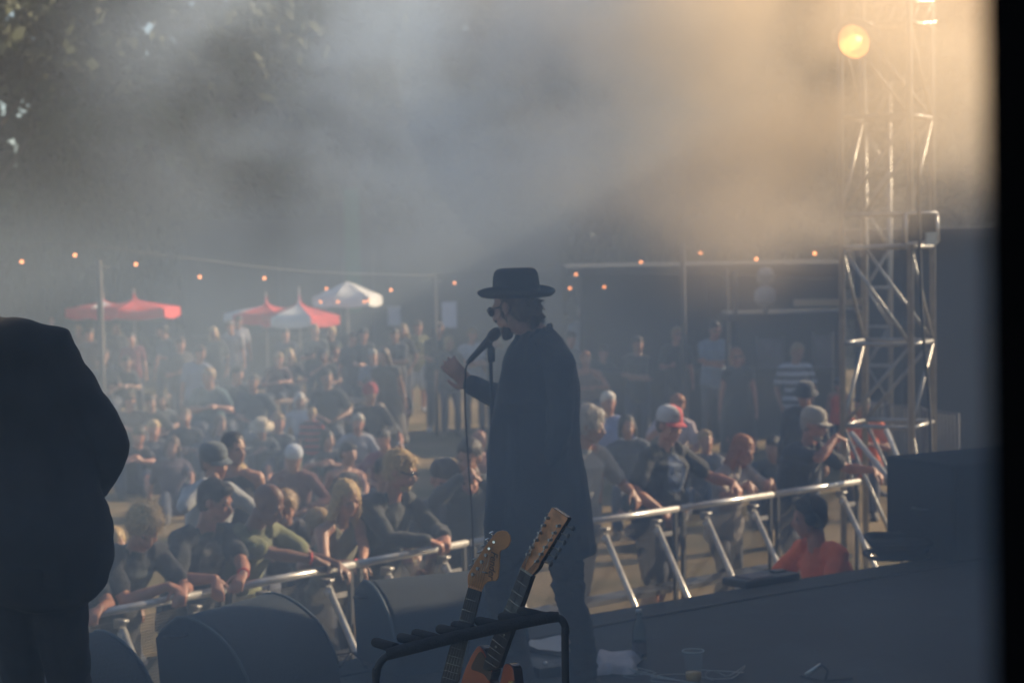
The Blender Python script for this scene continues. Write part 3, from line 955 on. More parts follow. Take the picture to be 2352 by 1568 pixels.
# ---------------------------------------------------------------- microphone, its stand and cable
MY = .12
mic = thing('microphone', 'black handheld microphone in the stand clip at the singer’s mouth', 'microphone', S(1140, 765, MY))
def relm(p): return Vector(p) - Vector(mic.location)
ax = (S(1146, 756, MY) - S(1077, 829, MY + .05))
L_ = ax.length; axn = ax.normalized(); p0 = relm(S(1077, 829, MY + .05))
b = MB(); b.lathe([(.009, -.012), (.010, 0), (.0125, .01), (.0135, .04), (.019, L_ * .66), (.021, L_ * .72)], c=p0, axis=axn, n=18)
b.build('mic_body', M_BLACK, mic)
M_GRILLE = mat('dark_wire_mesh', (.05, .05, .052), .4, metal=.8, bump=.8, bscale=600)
b = MB(); b.lathe([(.021, L_ * .72), (.025, L_ * .76), (.027, L_ * .84), (.0265, L_ * .90), (.022, L_ * .97), (.012, L_ * 1.02), (.001, L_ * 1.03)], c=p0, axis=axn, n=18)
b.build('mic_grille', M_GRILLE, mic)
st = thing('microphone_stand', 'black straight microphone stand in front of the singer', 'microphone stand', (S(1130, 900, MY + .02).x, SY + MY + .02, STAGE_Z))
zc = S(1126, 795, MY).z - STAGE_Z
b = MB(); b.tube([(0, 0, .02), (0, 0, .85)], .0125, 12); b.tube([(0, 0, .85), (-.004, 0, zc)], .009, 12); b.build('pole', M_BLACK, st)
b = MB(); b.lathe([(.017, zc - .07), (.018, zc - .05), (.018, zc - .01), (.012, zc)], n=14); b.box((-.005, 0, zc + .012), (.022, .03, .04)); b.build('clip', M_BLACK, st)
b = MB(); b.lathe([(.019, .82), (.021, .83), (.021, .90), (.015, .92)], n=14); b.build('clutch', M_BLACK, st)
b = MB(); b.lathe([(.14, 0), (.14, .012), (.03, .026), (.014, .05)], n=30); b.build('base', M_BLACK, st)
cab = [S(1078, 828, MY + .05), S(1071, 842, .14), S(1068, 870, .12), S(1068, 930, .10), S(1072, 1000, .10), S(1077, 1080, .10), S(1083, 1160, .10), S(1086, 1230, .10), S(1087, 1300, .10), S(1084, 1400, .12), S(1075, 1500, .14)]
c2 = [Vector(cab[-1]) + Vector((-.03, .05, -.12)), Vector((cab[-1].x - .1, SY + .35, STAGE_Z + .012)), Vector((cab[-1].x - .5, SY + .7, STAGE_Z + .012)), Vector((cab[-1].x - .9, SY + .5, STAGE_Z + .012))]
def smoothline(pts, n=6):
    out = []; P = [Vector(p) for p in pts]
    for i in range(len(P) - 1):
        p0, p1, p2, p3 = P[max(i - 1, 0)], P[i], P[i + 1], P[min(i + 2, len(P) - 1)]
        for k in range(n):
            t = k / n
            out.append(.5 * ((2 * p1) + (p2 - p0) * t + (2 * p0 - 5 * p1 + 4 * p2 - p3) * t * t + (3 * p1 - p0 - 3 * p2 + p3) * t ** 3))
    out.append(P[-1]); return out
b = MB(); b.tube(smoothline(cab + c2, 6), .0042, 8)
tag(b.build('microphone_cable', M_RUBBER), 'thin black cable hanging from the microphone down past the singer’s coat', 'cable')

# ---------------------------------------------------------------- floor monitors
M_WEDGE = mat('textured_black_cabinet', (.011, .022, .034), .80, var=.2, vscale=10, bump=.5, bscale=500)
def grille_mat():
    m = bpy.data.materials.new('perforated_grille'); m.use_nodes = True
    nt = m.node_tree; b = nt.nodes['Principled BSDF']; b.inputs['Roughness'].default_value = .75; b.inputs['Specular IOR Level'].default_value = .3
    tc = nt.nodes.new('ShaderNodeTexCoord'); v = nt.nodes.new('ShaderNodeTexVoronoi'); v.inputs['Scale'].default_value = 60; v.inputs['Randomness'].default_value = .15
    nt.links.new(tc.outputs['Object'], v.inputs['Vector'])
    r = nt.nodes.new('ShaderNodeValToRGB'); r.color_ramp.elements[0].color = (.006, .008, .010, 1); r.color_ramp.elements[0].position = .30
    r.color_ramp.elements[1].color = (.022, .032, .042, 1); r.color_ramp.elements[1].position = .42
    nt.links.new(v.outputs['Distance'], r.inputs[0]); nt.links.new(r.outputs[0], b.inputs['Base Color'])
    return m
M_GR = grille_mat()
M_TRIM = mat('pale_cabinet_edge', (.055, .075, .090), .5)  # lighter blue-grey piping than the cabinet
def wedge(B, E, label, grille=True):
    """B: the near end's top back corner on the deck; E: run to the other end"""
    t = thing('floor_monitor', label, 'stage monitor', (B.x, B.y, STAGE_Z), 0, 'floor monitors along the stage edge')
    E = Vector(E); G = Vector((E.y, -E.x, 0)).normalized()
    prof = [(-.10, .0), (-.126, .285), (-.10, .315), (0, .386), (.05, .390), (.11, .380), (.17, .358), (.23, .325), (.29, .28), (.335, .225), (.375, .16), (.405, .09), (.42, .0)]
    b = MB()
    def ringat(k, s=1.0, dx=0):
        return [b.bm.verts.new(G * (g * s + .12 * (1 - s)) + Vector((0, 0, z * s + (1 - s) * .18)) + E * k) for g, z in prof]
    r = [ringat(0, .985), ringat(.012), ringat(.988), ringat(1, .985)]
    n = len(prof)
    for a, c in zip(r, r[1:]):
        for i in range(n):
            f = b.bm.faces.new((a[i], a[(i + 1) % n], c[(i + 1) % n], c[i])); f.smooth = 3 <= i <= 10
    b.bm.faces.new(r[0]); b.bm.faces.new(r[-1][::-1])
    b.build('cabinet', M_WEDGE, t, bevel=.004)
    g = MB(); a, c = [], []
    for gg, z in prof[4:12]:
        a.append(g.bm.verts.new(G * (gg + .003) + Vector((0, 0, z + .004)) + E * .045)); c.append(g.bm.verts.new(G * (gg + .003) + Vector((0, 0, z + .004)) + E * .955))
    for i in range(len(a) - 1):
        g.bm.faces.new((a[i], a[i + 1], c[i + 1], c[i])).smooth = True
    g.build('grille', M_GR if grille else M_WEDGE, t)
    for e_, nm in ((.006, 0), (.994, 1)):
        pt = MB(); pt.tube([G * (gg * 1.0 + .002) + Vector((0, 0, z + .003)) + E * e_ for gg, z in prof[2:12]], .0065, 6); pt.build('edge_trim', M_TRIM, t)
    h = MB()
    q = G * (-.04) + Vector((0, 0, .30)) - E * .004
    h.tube([q + G * -.02, q + G * -.02 - E * .03, q + G * .10 - E * .03 + Vector((0, 0, .02)), q + G * .10 + Vector((0, 0, .02))], .008, 8)
    h.tube
    h.build('handle', M_BLACK, t)
    return t
B2 = D(405, 1418, z=STAGE_Z + .386); B2e = D(612, 1362, z=STAGE_Z + .386)
wedge(B2, B2e - B2, 'black floor monitor with a curved fine grille, second along the stage edge')
B3 = D(833, 1333, z=STAGE_Z + .386); B3e = D(1128, 1303, z=STAGE_Z + .386)
wedge(B3, B3e - B3, 'black floor monitor standing behind the two guitar necks, plain foam front', grille=False)
B1e = D(222, 1448, z=STAGE_Z + .386)
wedge(B1e - Vector((.40, .50, 0)), Vector((.40, .50, 0)), 'black floor monitor half hidden behind the dark musician’s legs')

# ---------------------------------------------------------------- guitars on their rack
GY = 5.62
def on_plane(cx, cy, P0, n):
    """a point of the guitar close-up (crop pixels) on the instrument's own plane"""
    d = ray(346.67 + cx * .124717, 493.33 + cy * .124717); o = Vector((0, 0, CAM_H))
    t = (Vector(P0) - o).dot(n) / d.dot(n)
    return o + d * t
M_MAPLE = mat('aged_maple', (.50, .20, .055), .38, var=.25, vscale=16)
M_MAPLE2 = mat('lacquered_mahogany_face', (.60, .25, .10), .35, var=.45, vscale=22, detail=8)
M_ROSE = mat('rosewood_board', (.020, .014, .013), .5, var=.4, vscale=30)
M_BURST = mat('sunburst_red_top', (.42, .085, .02), .25, var=.4, vscale=5)
M_BURSTD = mat('sunburst_dark_edge', (.045, .018, .012), .22)
M_BONE = mat('bone_nut', (.55, .50, .40), .5)
M_INK = mat('black_decal', (.02, .012, .01), .5)
M_GOLD = mat('brass', (.85, .52, .16), .22, metal=1.0)
M_FRET = mat('fret_wire', (.70, .62, .50), .25, metal=.9)
def slab(name, pts, n, th, m, parent, P0, off=0.0, bev=.002, base=None):
    b = MB(); n = Vector(n).normalized()
    base = Vector(base) if base is not None else Vector((0, 0, 0))
    f = [on_plane(x, y, P0, n) + n * off - base for x, y in pts]
    lo = [b.bm.verts.new(p) for p in f]; hi = [b.bm.verts.new(p - n * th) for p in f]
    k = len(f)
    b.bm.faces.new(lo); b.bm.faces.new(hi[::-1])
    for i in range(k): b.bm.faces.new((lo[i], hi[i], hi[(i + 1) % k], lo[(i + 1) % k]))
    return b.build(name, m, parent, bevel=bev)
def catmull(pts, n=4, closed=True):
    out = []; N = len(pts)
    for i in range(N):
        p0, p1, p2, p3 = [Vector((*pts[(i + q) % N], 0)) for q in (-1, 0, 1, 2)]
        for k in range(n):
            t = k / n
            v = .5 * ((2 * p1) + (p2 - p0) * t + (2 * p0 - 5 * p1 + 4 * p2 - p3) * t * t + (3 * p1 - p0 - 3 * p2 + p3) * t ** 3)
            out.append((v.x, v.y))
    return out

# six-string with the offset headstock
n1 = Vector((-.10, -1, .12)).normalized()
P1 = at(346.67 + 1030 * .1247, 493.33 + 755 * .1247, Y=GY)
g1 = thing('electric_guitar', 'six-string electric guitar with a worn curved maple headstock, left one on the rack', 'guitar', (P1.x - .12, GY, STAGE_Z + .1))
gb = g1.location
hs = [(975, 740), (968, 695), (970, 650), (985, 618), (1035, 535), (1090, 450), (1140, 378), (1180, 328), (1205, 302), (1245, 291), (1285, 300), (1310, 333), (1316, 378), (1300, 418), (1270, 443), (1238, 452), (1229, 475), (1228, 520), (1224, 600), (1216, 672), (1198, 697), (1160, 697), (1128, 705), (1104, 730), (1083, 775)]
h1 = slab('headstock', hs, n1, .0145, M_MAPLE, g1, P1, base=gb)
slab('fretboard', [(975, 742), (895, 1030), (820, 1245), (745, 1530), (640, 1900), (800, 1940), (890, 1530), (960, 1212), (1010, 1075), (1083, 777)], n1, .022, M_ROSE, g1, P1, .001, base=gb)
slab('nut', [(975, 730), (971, 745), (1082, 782), (1087, 768)], n1, .008, M_MAPLE2, g1, P1, .004, .0005, base=gb)
def frets(n, P0, L0, L1, R0, R1, ts, g, r=.0011):
    b = MB()
    for t in ts:
        a = on_plane(L0[0] + (L1[0] - L0[0]) * t, L0[1] + (L1[1] - L0[1]) * t, P0, n); c = on_plane(R0[0] + (R1[0] - R0[0]) * t, R0[1] + (R1[1] - R0[1]) * t, P0, n)
        b.tube([a + n * .0015 - gb, c + n * .0015 - gb], r, 6)
    b.build('frets', M_FRET, g)
frets(n1, P1, (975, 742), (640, 1900), (1083, 777), (800, 1940), [1 - 2 ** (-k / 12) * 1.0 if 0 else (1 - 2 ** (-k / 12)) * 1.42 for k in range(1, 21)], g1, .0007)
def peg(px, py, bx, by, n, P0, par, m=M_DARKSTEEL, br=.0085, post=True, twist=0.0):
    """tuner: a post on the face, a button at the side"""
    b = MB(); a = on_plane(px, py, P0, n) - gb; c = on_plane(bx, by, P0, n) - gb - n * .010
    b.lathe([(.0052, -.001), (.0052, .002), (.0032, .004), (.0032, .012), (.0042, .013), (.0038, .015)], c=a, axis=n, n=10)
    d = (c - a).normalized()
    b.tube([a - n * .010 + d * .012, c], .0022, 6)
    s = n.cross(d).normalized()
    F = Matrix((d, s, n)).transposed()
    b.ball(c, (br * .42, br, br), F @ Matrix.Rotation(R(twist), 3, 'X'))
    b.build('tuning_peg', m, par)
posts = [(1010, 643), (1050, 597), (1082, 542), (1115, 489), (1145, 436), (1183, 384)]
butt = [(990, 574), (1024, 521), (1057, 469), (1090, 416), (1121, 364), (1157, 310)]
for (a, c), (d_, e_) in zip(posts, butt): peg(a, c, d_, e_, n1, P1, h1, M_CHROME if (a, c) in posts[4:] else M_DARKSTEEL, .0078)
b = MB()
for (px, py), t in zip(posts, (.1, .26, .42, .58, .74, .9)):
    a = on_plane(975 + 108 * t, 740 + 36 * t, P1, n1); c = on_plane(px, py, P1, n1)
    b.tube([a + n1 * .006 - gb, c + n1 * .007 - gb], .0005, 5)
    e2 = on_plane(640 + 160 * t, 1900 + 40 * t, P1, n1); b.tube([a + n1 * .006 - gb, e2 + n1 * .008 - gb], .0004, 4)
b.build('strings', M_FRET, g1)
# decal script along the headstock and a string tree
cu = bpy.data.curves.new('decal', 'FONT'); cu.body = 'Fender'; cu.size = .028; cu.extrude = .0002; cu.offset = .0002; cu.shear = .35
to = bpy.data.objects.new('decal', cu); COL.objects.link(to)
pA, pB = on_plane(1150, 640, P1, n1), on_plane(1172, 455, P1, n1)
xd = (pA - pB).normalized(); zd = n1; yd_ = zd.cross(xd)
Mt = Matrix((xd, yd_, zd)).transposed().to_4x4()
dg = bpy.context.evaluated_depsgraph_get()
mt = bpy.data.meshes.new_from_object(to.evaluated_get(dg)); bpy.data.objects.remove(to)
mt.transform(Matrix.Translation(pB + n1 * .0006 + yd_ * -.004 - gb) @ Mt)
link('decal', mt, M_INK, h1)
b = MB(); a = on_plane(1085, 622, P1, n1) - gb; c = on_plane(1130, 633, P1, n1) - gb; b.tube([a + n1 * .003, c + n1 * .003], .0022, 6); b.build('string_guide', M_DARKSTEEL, h1)
body1 = catmull([(650, 1950), (560, 1880), (520, 1960), (505, 2120), (480, 2260), (400, 2420), (370, 2620), (470, 2820), (660, 2880), (850, 2800), (930, 2600), (900, 2400), (860, 2260), (890, 2080), (905, 1980), (860, 1920), (800, 1960)], 3)
slab('guitar_body', body1, n1, .042, M_BURSTD, g1, P1, -.012, .006, base=gb)

# twelve-string with the long square headstock
n2 = Vector((-.62, -.80, .10)).normalized()
P2 = at(346.67 + 1437 * .1247, 493.33 + 622 * .1247, Y=GY + .02)
g2 = thing('electric_guitar', 'twelve-string guitar with a square-ended headstock, right one on the rack', 'guitar', (P2.x - .1, GY + .05, STAGE_Z + .1))
gb = g2.location
hs2 = [(1395, 594), (1408, 560), (1425, 525), (1640, 113), (1650, 108), (1768, 186), (1772, 200), (1560, 540), (1535, 595), (1510, 625), (1487, 650)]
h2 = slab('headstock', hs2, n2, .020, [M_MAPLE2, M_BURSTD], g2, P2, base=gb)
for f in h2.data.polygons:
    if abs(f.normal.dot(n2)) < .9: f.material_index = 1
slab('fretboard', [(1395, 598), (1270, 905), (1160, 1175), (1085, 1400), (1130, 1420), (1222, 1395), (1300, 1172), (1400, 905), (1487, 655)], n2, .020, M_ROSE, g2, P2, .001, base=gb)
slab('nut', [(1397, 585), (1391, 600), (1482, 660), (1489, 645)], n2, .008, M_BONE, g2, P2, .003, .0005, base=gb)
b = MB()
for (x0, y0, x1, y1) in ((1368, 688, 1440, 740), (1328, 766, 1410, 823), (1298, 840, 1383, 900), (1268, 910, 1356, 974), (1240, 976, 1330, 1040), (1214, 1040, 1306, 1106), (1192, 1100, 1290, 1170), (1173, 1160, 1262, 1232), (1153, 1222, 1241, 1288), (1134, 1276, 1223, 1341), (1112, 1330, 1204, 1390)):
    a = on_plane(x0, y0, P2, n2); c = on_plane(x1, y1, P2, n2); b.tube([a + n2 * .002 - gb, c + n2 * .002 - gb], .0012, 6)
b.build('frets', M_FRET, g2)
for x, y in ((1300, 975), (1272, 1130), (1206, 1224)):
    b = MB(); b.lathe([(.0035, 0), (.0035, .0016), (.001, .0018)], c=on_plane(x - 8, y, P2, n2) - gb + n2 * .001, axis=n2, n=10)
    b.build('inlay', M_BONE, g2)
LP = [(1618, 193), (1588, 252), (1560, 311), (1530, 368), (1495, 423), (1465, 482)]
RP = [(1708, 255), (1675, 311), (1642, 367), (1605, 423), (1570, 480), (1535, 537)]
LB = [(1606, 155), (1577, 212), (1545, 275), (1512, 345), (1483, 400), (1455, 445)]
RB = [(1798, 274), (1758, 334), (1728, 390), (1692, 445), (1657, 506), (1622, 560)]
for (p, q) in list(zip(LP, LB)) + list(zip(RP, RB)): peg(p[0], p[1], q[0], q[1], n2, P2, h2, M_DARKSTEEL, .0085, twist=25)
b = MB()
for k, (px, py) in enumerate(LP + RP):
    t = (.05 + .075 * (k % 6)) if k < 6 else (.95 - .075 * (k % 6))
    a = on_plane(1394 + 92 * t, 592 + 60 * t, P2, n2); c = on_plane(px, py, P2, n2)
    b.tube([a + n2 * .005 - gb, c + n2 * .007 - gb], .00055, 5)
    e2 = on_plane(1105 + 115 * t, 1390 + 20 * t, P2, n2); b.tube([a + n2 * .005 - gb, e2 + n2 * .006 - gb], .0004, 4)
b.build('strings', M_FRET, g2)
body2 = catmull([(1130, 1510), (1150, 1420), (1118, 1340), (1085, 1265), (1042, 1214), (1005, 1250), (960, 1330), (915, 1440), (885, 1560), (868, 1720), (880, 1860), (950, 2010), (1080, 2090), (1230, 2060), (1350, 1960), (1400, 1800), (1375, 1680), (1340, 1570), (1328, 1480), (1316, 1400), (1280, 1362), (1242, 1368), (1222, 1440), (1200, 1520)], 3)
bo = slab('guitar_body', body2, n2, .045, [M_BURST, M_BURSTD], g2, P2, -.010, .006, base=gb)
for f in bo.data.polygons:
    if abs(f.normal.dot(n2)) < .9: f.material_index = 1
pg = catmull([(1060, 1262), (1010, 1330), (985, 1400), (1040, 1425), (1090, 1450), (1130, 1500), (1148, 1430), (1110, 1340)], 3)
slab('pickguard', pg, n2, .002, M_BURSTD, g2, P2, -.0075, .0005, base=gb)
b = MB(); b.lathe([(.010, 0), (.0095, .012), (.007, .014)], c=on_plane(1318, 1520, P2, n2) - gb - n2 * .008, axis=n2, n=14); b.build('knob', M_GOLD, g2)

# rack: padded bar, bent tube legs, padded prongs
BY = 5.50
def K(cx, cy, dy=0.0): return at(346.67 + cx * .124717, 493.33 + cy * .124717, Y=BY + dy)
rk = thing('guitar_rack', 'black tubular guitar rack with foam-padded bar and prongs', 'guitar rack', (K(1000, 1500).x, BY, STAGE_Z))
ro = Vector(rk.location)
M_FOAM = mat('black_foam', (.016, .016, .018), .85, var=.3, vscale=30, bump=.4, bscale=200)
b = MB()
b.tube([p - ro for p in (K(325, 1285), K(420, 1258), K(900, 1138), K(1400, 1030), K(1640, 985), K(1700, 985))], [.0165, .0175, .0175, .0172, .0165, .0145], 16)
b.build('padded_bar', M_FOAM, rk)
zf = STAGE_Z + .015
la = smoothline([K(340, 1290), K(290, 1325), K(252, 1385), K(240, 1460), K(236, 1600), Vector((K(236, 1600).x, BY, zf))], 5)
ra = smoothline([K(1660, 985), K(1715, 1000), K(1748, 1050), K(1757, 1120), K(1752, 1300), Vector((K(1748, 1500).x, BY, zf))], 5)
for l in (la, ra):
    b = MB(); b.tube([p - ro for p in l], .0108, 12); b.build('leg', M_BLACK, rk)
    q = l[-1]; b = MB(); b.tube([q - ro + Vector((0, -.02, 0)), q - ro + Vector((0, .34, 0))], .0108, 12); b.build('foot_bar', M_BLACK, rk)
b = MB(); xa, xb = la[-1].x - ro.x, ra[-1].x - ro.x
b.tube([(xa, .02, .035), (xb, .02, .035)], .016, 12); b.tube([(xa, .30, .035), (xb, .30, .035)], .016, 12); b.build('floor_bar', M_FOAM, rk)
for (ex, ey, bx, by) in ((225, 1185, 395, 1235), (430, 1148, 600, 1190), (548, 1115, 720, 1160), (742, 1080, 900, 1115), (862, 1052, 1010, 1090), (1055, 1018, 1215, 1052), (1240, 985, 1420, 1010), (1395, 940, 1590, 985)):
    b = MB(); a = K(ex, ey, .12) - ro; c = K(bx, by, .012) - ro
    b.tube([a, a.lerp(c, .06), c], [.0125, .0145, .0145], 12)
    b.build('padded_prong', M_FOAM, rk)

# ---------------------------------------------------------------- the dark musician at the left
MY2 = 6.6
def T(xd, yd, dy=0.0): return D(xd, yd, Y=MY2 + dy)
mus = thing('person', 'dark musician in shadow at the left edge, elbow out, seen from behind', 'person', (T(90, 1500).x, MY2, STAGE_Z))
mo = Vector(mus.location)
def rt(*a): return T(*a) - mo
# body
HM2 = rz(-12)
J2 = dict(H=HM2, head=rt(-120, 640), neck=rt(-95, 745), u1=Vector((0, 0, 1)))
C = Clay()
head(C, J2, .062)
C.sec([rt(80, 1370), rt(100, 1250), rt(80, 1130), rt(75, 1000), rt(60, 880), rt(0, 810)], [.15, .17, .15, .165, .175, .10], [.11, .12, .105, .115, .11, .08], n=16, capf=.4)
sR, eR_, wR = rt(150, 860), rt(262, 1022, .02), rt(212, 1122, .16)
sL, eL_, wL = rt(-60, 850), rt(-120, 1040), rt(-40, 1150, .2)
for a, b_, c_ in ((sR, eR_, wR), (sL, eL_, wL)):
    C.sec([J2['neck'] + Vector((0, 0, -.05)), a], [.07, .06]); C.sec([a, b_], [.055, .044]); C.sec([b_, c_], [.044, .028])
    hand(C, c_, (c_ - b_).normalized(), Vector((0, 0, 1)), 1, curl=35)
zfoot = .085
for sx in (0, 1):
    hp = rt(25 + 100 * sx, 1320); ft = Vector((hp.x + (-.04 if sx == 0 else .02), .05 * (1 - 2 * sx), zfoot))
    kn, an = ik(hp, ft, .46, .46, (0, 1, 0))
    C.sec([hp, hp.lerp(kn, .5), kn], [.092, .08, .058]); C.sec([kn, kn.lerp(an, .35), an], [.058, .058, .038]); foot(C, an, 8)
    if sx == 0: legs2 = [(hp, kn, an)]
    else: legs2.append((hp, kn, an))
link('body', C.mesh('body', .009, 3), SKINS[1], mus)
M_DKJ = mat('black_denim_jacket', (.012, .013, .016), .95, var=.3, vscale=8)
C = Clay()
C.sec([rt(90, 1362), rt(96, 1325), rt(100, 1275), rt(102, 1205), rt(90, 1130), rt(70, 1010), rt(72, 900), rt(50, 845), rt(-20, 790)],
      [.165, .215, .236, .232, .205, .195, .215, .205, .12], [.12, .15, .17, .17, .14, .13, .13, .11, .09], n=24, capf=.3)
C.sec([rt(-60, 770), rt(40, 798), rt(150, 866)], [.085, .082, .078])
C.sec([sR, rt(205, 930, 0), rt(262, 1018, .02)], [.078, .068, .058])
C.sec([rt(262, 1024, .02), rt(238, 1075, .09), wR], [.058, .056, .050])
C.sec([sL, eL_], [.072, .056]); C.sec([eL_, wL], [.056, .045])
link('jacket', C.mesh('jacket', .011, 9, .010, 9, 2), M_DKJ, mus)
C = Clay()
C.sec([rt(88, 1365), rt(92, 1290), rt(92, 1220)], [.178, .200, .165], [.145, .16, .12], n=18, capf=.4)
for hp, kn, an in legs2:
    C.sec([hp, hp.lerp(kn, .5), kn], [.105, .092, .072]); C.sec([kn, kn.lerp(an, .35), an.lerp(kn, .05)], [.072, .070, .062])
link('trousers', C.mesh('trousers', .012, 2, .010, 10, 7), M_DKJ, mus)
for hp, kn, an in legs2:
    C = Clay(); foot(C, an, 8, .010); link('shoe', C.mesh('shoe', .014, 1), M_SHOE, mus)
C = Clay(); hair_clay(C, J2, 'long'); link('hair', C.mesh('hair', .012, 1, .006, 30), HM['dark'], mus)

# ---------------------------------------------------------------- small things on the deck
# folded towel
b = MB(); tw = thing('towel', 'crumpled pale towel lying on the stage by the singer’s foot', 'towel', D(1420, 1530, z=STAGE_Z))
nx, ny = 26, 20
gr = []
rr = random.Random(5)
tp = [D(1372, 1508, z=STAGE_Z), D(1478, 1506, z=STAGE_Z), D(1455, 1548, z=STAGE_Z), D(1368, 1552, z=STAGE_Z)]
for j in range(ny):
    row = []
    for i in range(nx):
        u, v = i / (nx - 1), j / (ny - 1)
        p = (tp[0] * (1 - u) + tp[1] * u) * (1 - v) + (tp[3] * (1 - u) + tp[2] * u) * v
        e_ = min(u, 1 - u, v, 1 - v) * 9
        z = .040 * min(1, e_) ** .5 + .018 * mnoise.noise(Vector((u * 3, v * 3, 3))) + .004 * mnoise.noise(Vector((u * 8, v * 8, 1)))
        p = p + Vector((.02 * mnoise.noise(Vector((u * 3, v * 3, 9))), .03 * mnoise.noise(Vector((u * 3, v * 3, 19))), max(.004, z)))
        row.append(b.bm.verts.new(p - Vector(tw.location)))
    gr.append(row)
for j in range(ny - 1):
    for i in range(nx - 1): b.bm.faces.new((gr[j][i], gr[j][i + 1], gr[j + 1][i + 1], gr[j + 1][i])).smooth = True
b.build('cloth', mat('pale_towel', (.62, .56, .55), .95, var=.1, bump=.5, bscale=300), tw)
M_GLASSC = bpy.data.materials.new('clear_glass'); M_GLASSC.use_nodes = True
pb = M_GLASSC.node_tree.nodes['Principled BSDF']; pb.inputs['Transmission Weight'].default_value = .95; pb.inputs['Roughness'].default_value = .05; pb.inputs['IOR'].default_value = 1.3; pb.inputs['Base Color'].default_value = (.75, .82, .82, 1)
M_LABEL = mat('paper_label', (.16, .13, .13), .8)
bt = thing('bottle', 'clear glass bottle standing on the stage edge behind the towel', 'bottle', D(1469, 1512, z=STAGE_Z))
b = MB(); b.lathe([(.030, .001), (.034, .008), (.034, .125), (.031, .150), (.016, .190), (.0125, .215), (.0125, .236), (.010, .238), (.0115, .20), (.030, .148), (.031, .012), (.001, .008)], n=24); b.build('glass', M_GLASSC, bt)
b = MB(); b.lathe([(.0345, .030), (.0345, .085)], n=24, cap=False); b.build('paper_label', M_LABEL, bt)
b = MB(); b.lathe([(.0145, .224), (.0150, .240), (.001, .242)], n=16); b.build('cap', M_STEEL, bt)
cp = thing('cup', 'clear plastic cup with a yellow drink, on the front of the stage', 'cup', D(1593, 1566, z=STAGE_Z))
M_PLAST = bpy.data.materials.new('clear_plastic'); M_PLAST.use_nodes = True
pb = M_PLAST.node_tree.nodes['Principled BSDF']; pb.inputs['Alpha'].default_value = .13; pb.inputs['Roughness'].default_value = .2; pb.inputs['Base Color'].default_value = (.6, .64, .62, 1)
b = MB(); b.lathe([(.001, .002), (.034, .004), (.048, .145)], n=30, cap=False); b.build('cup_wall', M_PLAST, cp)
b = MB(); ringp = [(math.cos(a) * .0485, math.sin(a) * .0485, .146) for a in [2 * math.pi * k / 30 for k in range(30)]]
b.tube(ringp, .0022, 6, closed=True); b.build('rim', mat('cup_rim', (.55, .58, .55), .4), cp)
b = MB(); b.lathe([(.001, .006), (.032, .006), (.036, .048), (.001, .049)], n=24); b.build('drink', mat('yellow_drink', (.55, .30, .05), .25), cp)
# set list sheets
for i, (x, y, rot_, lab) in enumerate(((1262, 1482, .3, 'white set list sheet on the stage between the singer’s legs'), (1248, 1530, -.25, 'grey paper sheet curling on the stage under the guitar rack'))):
    p = D(x, y, z=STAGE_Z + .004)
    b = MB(); v = []
    for j in range(7):
        for k in range(7):
            u, w = j / 6 - .5, k / 6 - .5
            v.append(b.bm.verts.new((u * .21, w * .297, .002 + .03 * max(0, u * w) + .01 * abs(math.sin(3 * u)))))
    for j in range(6):
        for k in range(6): b.bm.faces.new((v[j * 7 + k], v[(j + 1) * 7 + k], v[(j + 1) * 7 + k + 1], v[j * 7 + k + 1])).smooth = True
    o = b.build('paper_sheet', mat('white_paper' if i == 0 else 'grey_paper', (.50, .50, .49) if i == 0 else (.10, .10, .11), .85)); o.location = p; o.rotation_euler = (0, 0, rot_); tag(o, lab, 'paper')
# effects pedal
b = MB(); b.box((0, 0, .025), (.12, .22, .05)); b.build('pedal_case', M_BLACK, (pe := thing('effects_pedal', 'small dark pedal box on the floor behind the guitar rack', 'pedal', D(1238, 1545, z=STAGE_Z), .5)), bevel=.006)
b = MB(); b.lathe([(.012, .05), (.010, .065), (.001, .066)], c=(0, -.06, 0), n=12); b.build('switch', M_CHROME, pe)
# crumpled film and tape scraps near the cup
M_FILM = mat('clear_film', (.35, .40, .40), .15, spec=1.0)
fb = MB(); rr = random.Random(11); fo = D(1590, 1558, z=STAGE_Z)
for (x, y, s) in ((1490, 1552, .12), (1650, 1556, .14), (1560, 1562, .16)):
    c = D(x, y, z=STAGE_Z) - fo
    pts = [c + Vector((rr.uniform(-s, s), rr.uniform(-s, s) * .9, rr.uniform(.005, .035))) for _ in range(9)]
    fb.tube(smoothline(pts, 4), .0022, 5)
tag(fb.build('plastic_wrap', M_FILM, loc=fo), 'shreds of clear wrapping strewn round the plastic cup', 'wrapping')
# low tripod foot of a stand
sf = thing('short_stand', 'chrome arm of a low stand lying at the bottom right of the stage', 'stand', D(1880, 1566, z=STAGE_Z))
q0, q1 = D(1850, 1548, Y=sf.location.y) - sf.location, D(1886, 1524, Y=sf.location.y) - sf.location
q0.z = max(q0.z, .03); q1.z = max(q1.z, .08)
b = MB(); b.tube([q0, q1], .009, 10); b.build('arm', M_STEEL, sf)
b = MB(); b.tube([q1, q1 + Vector((.03, .0, -.03)), (.03, 0, .006)], .006, 8); b.tube([(.03, 0, .008), (.16, .05, .006)], .006, 8); b.tube([(.03, 0, .008), (-.06, .12, .006)], .006, 8); b.build('tripod_foot', M_BLACK, sf)
# stray cables on deck
for lab, pts in (('black cable curving over the deck left of the rack', [(780, 1530), (800, 1505), (815, 1500), (840, 1530)]), ('black cable lying across the stage behind the singer', [(1215, 1492), (1260, 1500), (1300, 1512), (1215, 1545)])):
    b = MB(); b.tube(smoothline([D(x, y, z=STAGE_Z + .008) for x, y in pts], 6), .006, 6); tag(b.build('cable', M_RUBBER), lab, 'cable')

